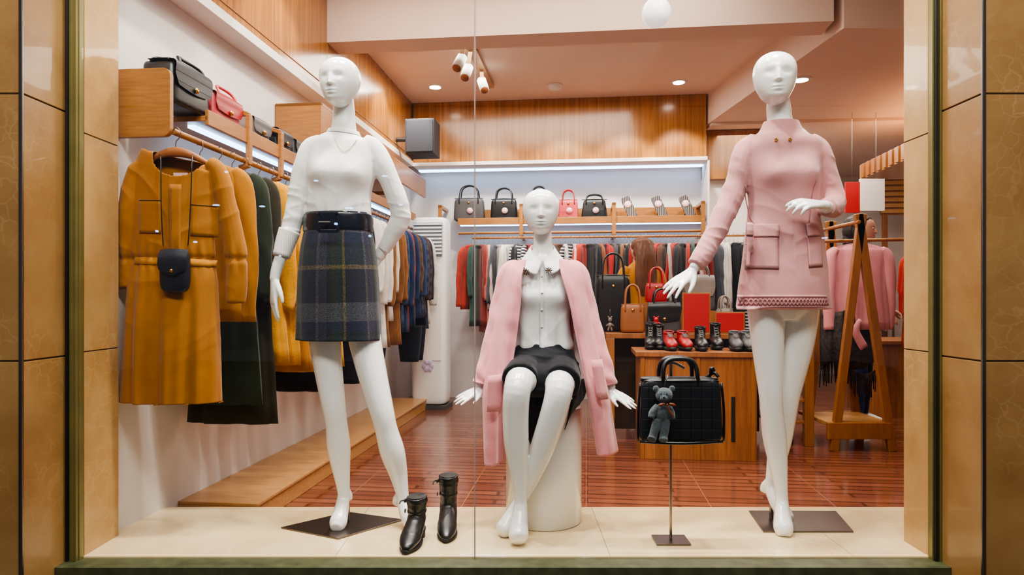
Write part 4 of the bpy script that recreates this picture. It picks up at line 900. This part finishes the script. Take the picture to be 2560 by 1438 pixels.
# =============================================================== A-FRAME RACK (right)
b=B(); d=4.5
for dy,k in ((0,0),(.42,.0)):
    ap=W(2150,535,d)+V((0,dy,0)); l=W(2084,1128,d)+V((0,dy,0)); r=W(2230,1128,d)+V((0,dy,0)); l.z=0;r.z=0
    b.bar(l,ap+V((.012,0,0)),.055,.035,AFW); b.bar(r,ap-V((.012,0,0)),.055,.035,AFW)
    b.bar(V((l.x+.045,l.y,.42))+V((0,0,-.25)),V((r.x-.045,r.y,.17)),.05,.03,AFW)
l=W(2058,1090,4.55); b.bx((l.x,4.5,.17),(r.x-.02,4.95,.195),WOODX); b.bx((l.x,4.48,.08),(r.x-.01,4.51,.19),AFW)
ap=W(2150,545,d); b.cyl(ap+V((-.02,-.03,-.03)),ap+V((-.02,.6,-.03)),.014,AFW); b.cyl(ap+V((-.26,.21,-.14)),ap+V((.45,.25,-.12)),.012,AFW)
b.obj('a_frame_clothes_rack',.004)
b=B(); q=W(2150,590,4.72); hang(b,(q.x,4.74,q.z+.02),0,.42,.60,PINKT,.05,.60,7,1.0); b.obj('pink_sweatshirt')
PAIS=mk('paisley_print_cloth',(48,34,30),.9,var=.95,vs=45)
b=B(); q=W(2110,790,4.75)
b.sheet([[W(2052,770,4.8),W(2085,780,4.68),W(2120,775,4.66),W(2165,770,4.8)],[W(2050,850,4.8),W(2085,850,4.66),W(2125,860,4.66),W(2178,850,4.8)],[W(2052,930,4.82),W(2085,900,4.70),W(2130,925,4.70),W(2190,905,4.82)]],PAIS,su=8,disp=lambda u,v,p:V((0,.02*sin(u*22),0)))
for i in range(34):
    t=i/33; p=W(2052+138*t,925-18*sin(t*6),4.79+.02*sin(t*22)); b.cyl(p+V((0,0,.02)),p+V((rnd.uniform(-.01,.01),0,-rnd.uniform(.09,.16))),.004,PAIS,.002,seg=5)
b.tube([W(2150,800,4.64),W(2140,830,4.63),W(2160,870,4.63)],[(.012,.01),(.025,.012),(.03,.006)],PINKT)
b.obj('fringed_scarf',solid=.004)
b=B(); 
x=W(2290,0,5.3).x+.14
for i in range(7):
    c=[(186,30,34),(196,52,44),(216,140,142),(34,32,38),(170,26,32)][i%5]; hang(b,(x,4.8+i*.10,1.45),rnd.uniform(-.2,.2),.38,.75,mc.setdefault(c,cloth(c)),.035,.5,i+300,1.0)
b.cyl((x,4.7,1.45),(x,5.6,1.45),.012,CHROME); b.cyl((x,4.72,0),(x,4.72,1.45),.014,CHROME); b.cyl((x,5.58,0),(x,5.58,1.45),.014,CHROME); b.obj('red_clothes_rack')
b=B(); x0=W(2205,0,5.8).x; b.bx((x0,5.8,0),(x0+1.1,6.4,.62),TABLEW); b.bx((x0-.02,5.78,.62),(x0+1.12,6.42,.65),AFW); b.obj('storage_cabinet',.003)
b=B()
for i in range(22):
    c=[(140,112,94),(216,160,158),(190,52,50),(110,72,54),(200,188,178)][i%5]; hang(b,(2.95+i*.07,8.2,1.5),pi/2,.38,.8,mc.setdefault(c,cloth(c)),.03,.5,i+400)
b.cyl((2.85,8.2,1.5),(4.6,8.2,1.5),.012,CHROME); b.cyl((2.85,8.2,0),(2.85,8.2,1.5),.014,CHROME); b.cyl((4.6,8.2,0),(4.6,8.2,1.5),.014,CHROME); b.obj('clothes_rack')
# =============================================================== PEOPLE
def person(name,x,y,H,yaw,top,pants,shoe,hair,longhair,lean=0):
    E=empty(name); M=Matrix.Translation((x,y,0))@Matrix.Rotation(yaw,4,'Z')@Matrix.Scale(H/1.65,4)
    sh=lambda z:-lean*max(0,z-.9)
    def q(px,py,pz): return (px,py+sh(pz),pz)
    b=B(); b.x=M
    b.tube([q(0,0,1.45),q(0,.01,1.38),q(0,.01,1.30),q(0,0,1.15),q(0,0,1.0),q(0,0,.88)],[(.055,.05),(.15,.075),(.185,.10),(.155,.105),(.14,.10),(.165,.115)],top,seg=24)
    for s_ in (-1,1): b.tube([q(s_*.14,.01,1.37),q(s_*.19,.01,1.3),q(s_*.225,.0,1.1),q(s_*.22,-.06,.98),q(s_*.20,-.16,.93)],[.05,.055,.045,.04,.033],top,seg=14)
    rm(b,'top',top,.008,6,lambda p,n:nz(p,(14,14,8),2)*.006,parent=E)
    b=B(); b.x=M
    b.tube([q(0,0,.97),(0,0,.85),(0,0,.78)],[(.14,.10),(.17,.12),(.15,.11)],pants,seg=24)
    for s_ in (-1,1): b.tube([(s_*.085,0,.85),(s_*.095,0,.70),(s_*.10,-.01,.48),(s_*.105,.0,.28),(s_*.105,.01,.09)],[.09,.082,.06,.055,.045],pants,seg=16)
    rm(b,'trousers',pants,.008,5,lambda p,n:nz(p,(14,14,14),4)*.005,parent=E)
    b=B(); b.x=M
    b.tube([q(0,.01,1.40),q(0,.0,1.50)],[.048,.05],SKIN,seg=16)
    for s_ in (-1,1): hand(b,q(s_*.20,-.18,.92),(-s_*.1,-.8,-.5),(s_*.3,-.3,.9),1.0,SKIN,side=-s_)
    rm(b,'neck_and_hands',SKIN,.004,2,parent=E)
    b=B(); b.x=M; cz=1.44
    head(b,V(q(0,-.02,cz)),.205,0,SKIN,sharp=1.2)
    for s_ in (-1,1):
        b.sup(q(s_*.032,-.094,cz+.11),(.012,.006,.006),WHT,seg=10); b.sup(q(s_*.032,-.099,cz+.11),(.005,.003,.005),BLKP,seg=8); b.sup(q(s_*.080,.0,cz+.10),(.008,.018,.026),SKIN,seg=12)
    b.sup(q(0,-.094,cz+.048),(.022,.006,.006),REDCARD,seg=12); b.obj('face',parent=E)
    b=B(); b.x=M
    b.sup(q(0,.018,cz+.145),(.098,.112,.082),hair); b.sup(q(0,.05,cz+.10),(.096,.085,.10),hair)
    if longhair: b.tube([q(0,.06,cz+.18),q(0,.09,cz+.05),q(0,.10,cz-.10),q(0,.10,cz-.25),q(0,.09,cz-.32)],[(.09,.06),(.10,.06),(.11,.045),(.10,.035),(.05,.02)],hair,seg=20)
    else: b.sup(q(0,.08,cz+.03),(.075,.05,.09),hair)
    rm(b,'hair',hair,.006,3,lambda p,n:noise.noise(V((p.x*90,p.y*90,p.z*8)))*.005,parent=E)
    b=B(); b.x=M
    for s_ in (-1,1):
        b.tube([(s_*.11,.05,.05),(s_*.11,-.02,.05),(s_*.115,-.11,.035),(s_*.115,-.17,.03)],[(.035,.045),(.042,.05),(.046,.033),(.025,.02)],shoe,seg=16,ref=V((0,0,1))); b.tube([(s_*.11,.08,.012),(s_*.115,-.17,.012)],[(.038,.012),(.038,.012)],WHT,seg=14,ref=V((0,0,1)))
    b.obj('shoes',parent=E)
p=W(2182,1070,5.35); person('shopper',p.x-.08,5.38,1.66,.9,cloth((40,36,40)),DENIM,WHT,HAIRD,False)
p=W(1605,900,5.75); person('shopper.001',p.x,5.8,1.52,pi+.3,MUST2,DENIM,WHT,HAIRB,True)
# =============================================================== LIGHTS
def area(name,loc,size,e,col,rot=(0,0,0),sy=None):
    l=bpy.data.lights.new(name,'AREA'); l.energy=e; l.color=col; l.size=size
    if sy: l.shape='RECTANGLE'; l.size_y=sy
    o=bpy.data.objects.new(name,l); o.location=loc; o.rotation_euler=rot; bpy.context.collection.objects.link(o)
def spot(name,loc,tgt,e,ang,col,blend=.6,r=.05):
    l=bpy.data.lights.new(name,'SPOT'); l.energy=e; l.color=col; l.spot_size=ang; l.spot_blend=blend; l.shadow_soft_size=r
    o=bpy.data.objects.new(name,l); o.location=loc; o.rotation_euler=(V(tgt)-V(loc)).to_track_quat('-Z','Y').to_euler(); bpy.context.collection.objects.link(o)
WM_=(1,.90,.77); CW=(1,.95,.88)
area('ceiling_fill',(0.1,5.5,2.88),2.0,76,WM_,sy=1.2)  # this and the next two: broad unseen fill lights added below the ceiling
area('ceiling_fill.001',(0,3.6,3.1),2.6,62,WM_,sy=.9)
area('ceiling_fill.002',(3.0,6.2,2.6),2.0,105,WM_,sy=2.5)
for i,x in enumerate((-1.0,-.3,.35,1.05)):
    spot('window_spotlight',(x,2.46,3.05),(x*.9,2.75,.9),112,1.5,CW)
spot('window_spotlight',(-.5,2.42,3.0),(-.68,2.7,1.1),115,.8,CW); spot('window_spotlight',(.95,2.42,3.0),(1.05,2.7,1.1),100,.8,CW); spot('window_spotlight',(.1,2.42,3.0),(.1,2.7,.8),115,.8,CW)
spot('shelf_spotlight',(-.6,3.3,2.9),(-1.5,2.8,1.1),44,1.2,CW)
for x in (-.9,-.3,.4,1.0,1.5): spot('track_lamp',(x,5.75,2.86),(x+.1,6.6,1.8),92,1.0,CW,blend=.35)
for y in (3.6,4.6,5.6): spot('aisle_spot',(-.7,y,2.85),(-1.7,y+.2,1.9),46,1.15,CW,blend=.35)
for x in (1.6,2.3): spot('aisle_spot',(x,4.4,2.62),(x,4.6,.9),70,1.4,CW)
area('street_front_fill',(0,.0,3.9),3.4,200,(1,.95,.87),rot=(.95,0,0),sy=.6)  # unseen fill added out front to brighten the mannequin fronts and facade
w=bpy.data.worlds.new('night_street'); bpy.context.scene.world=w; w.use_nodes=True
bg=w.node_tree.nodes['Background']; bg.inputs[0].default_value=(.30,.31,.36,1); bg.inputs[1].default_value=.35
try: bpy.context.scene.view_settings.look='AgX - Medium High Contrast'
except Exception: pass
# =============================================================== CAMERA
cd=bpy.data.cameras.new('camera'); cam=bpy.data.objects.new('camera',cd); bpy.context.collection.objects.link(cam)
cam.location=(0,0,CAMZ); cam.rotation_euler=(pi/2,0,0); cd.sensor_width=36; cd.lens=36*F/2560; cd.shift_y=31/2560; cd.clip_start=.05
bpy.context.scene.camera=cam
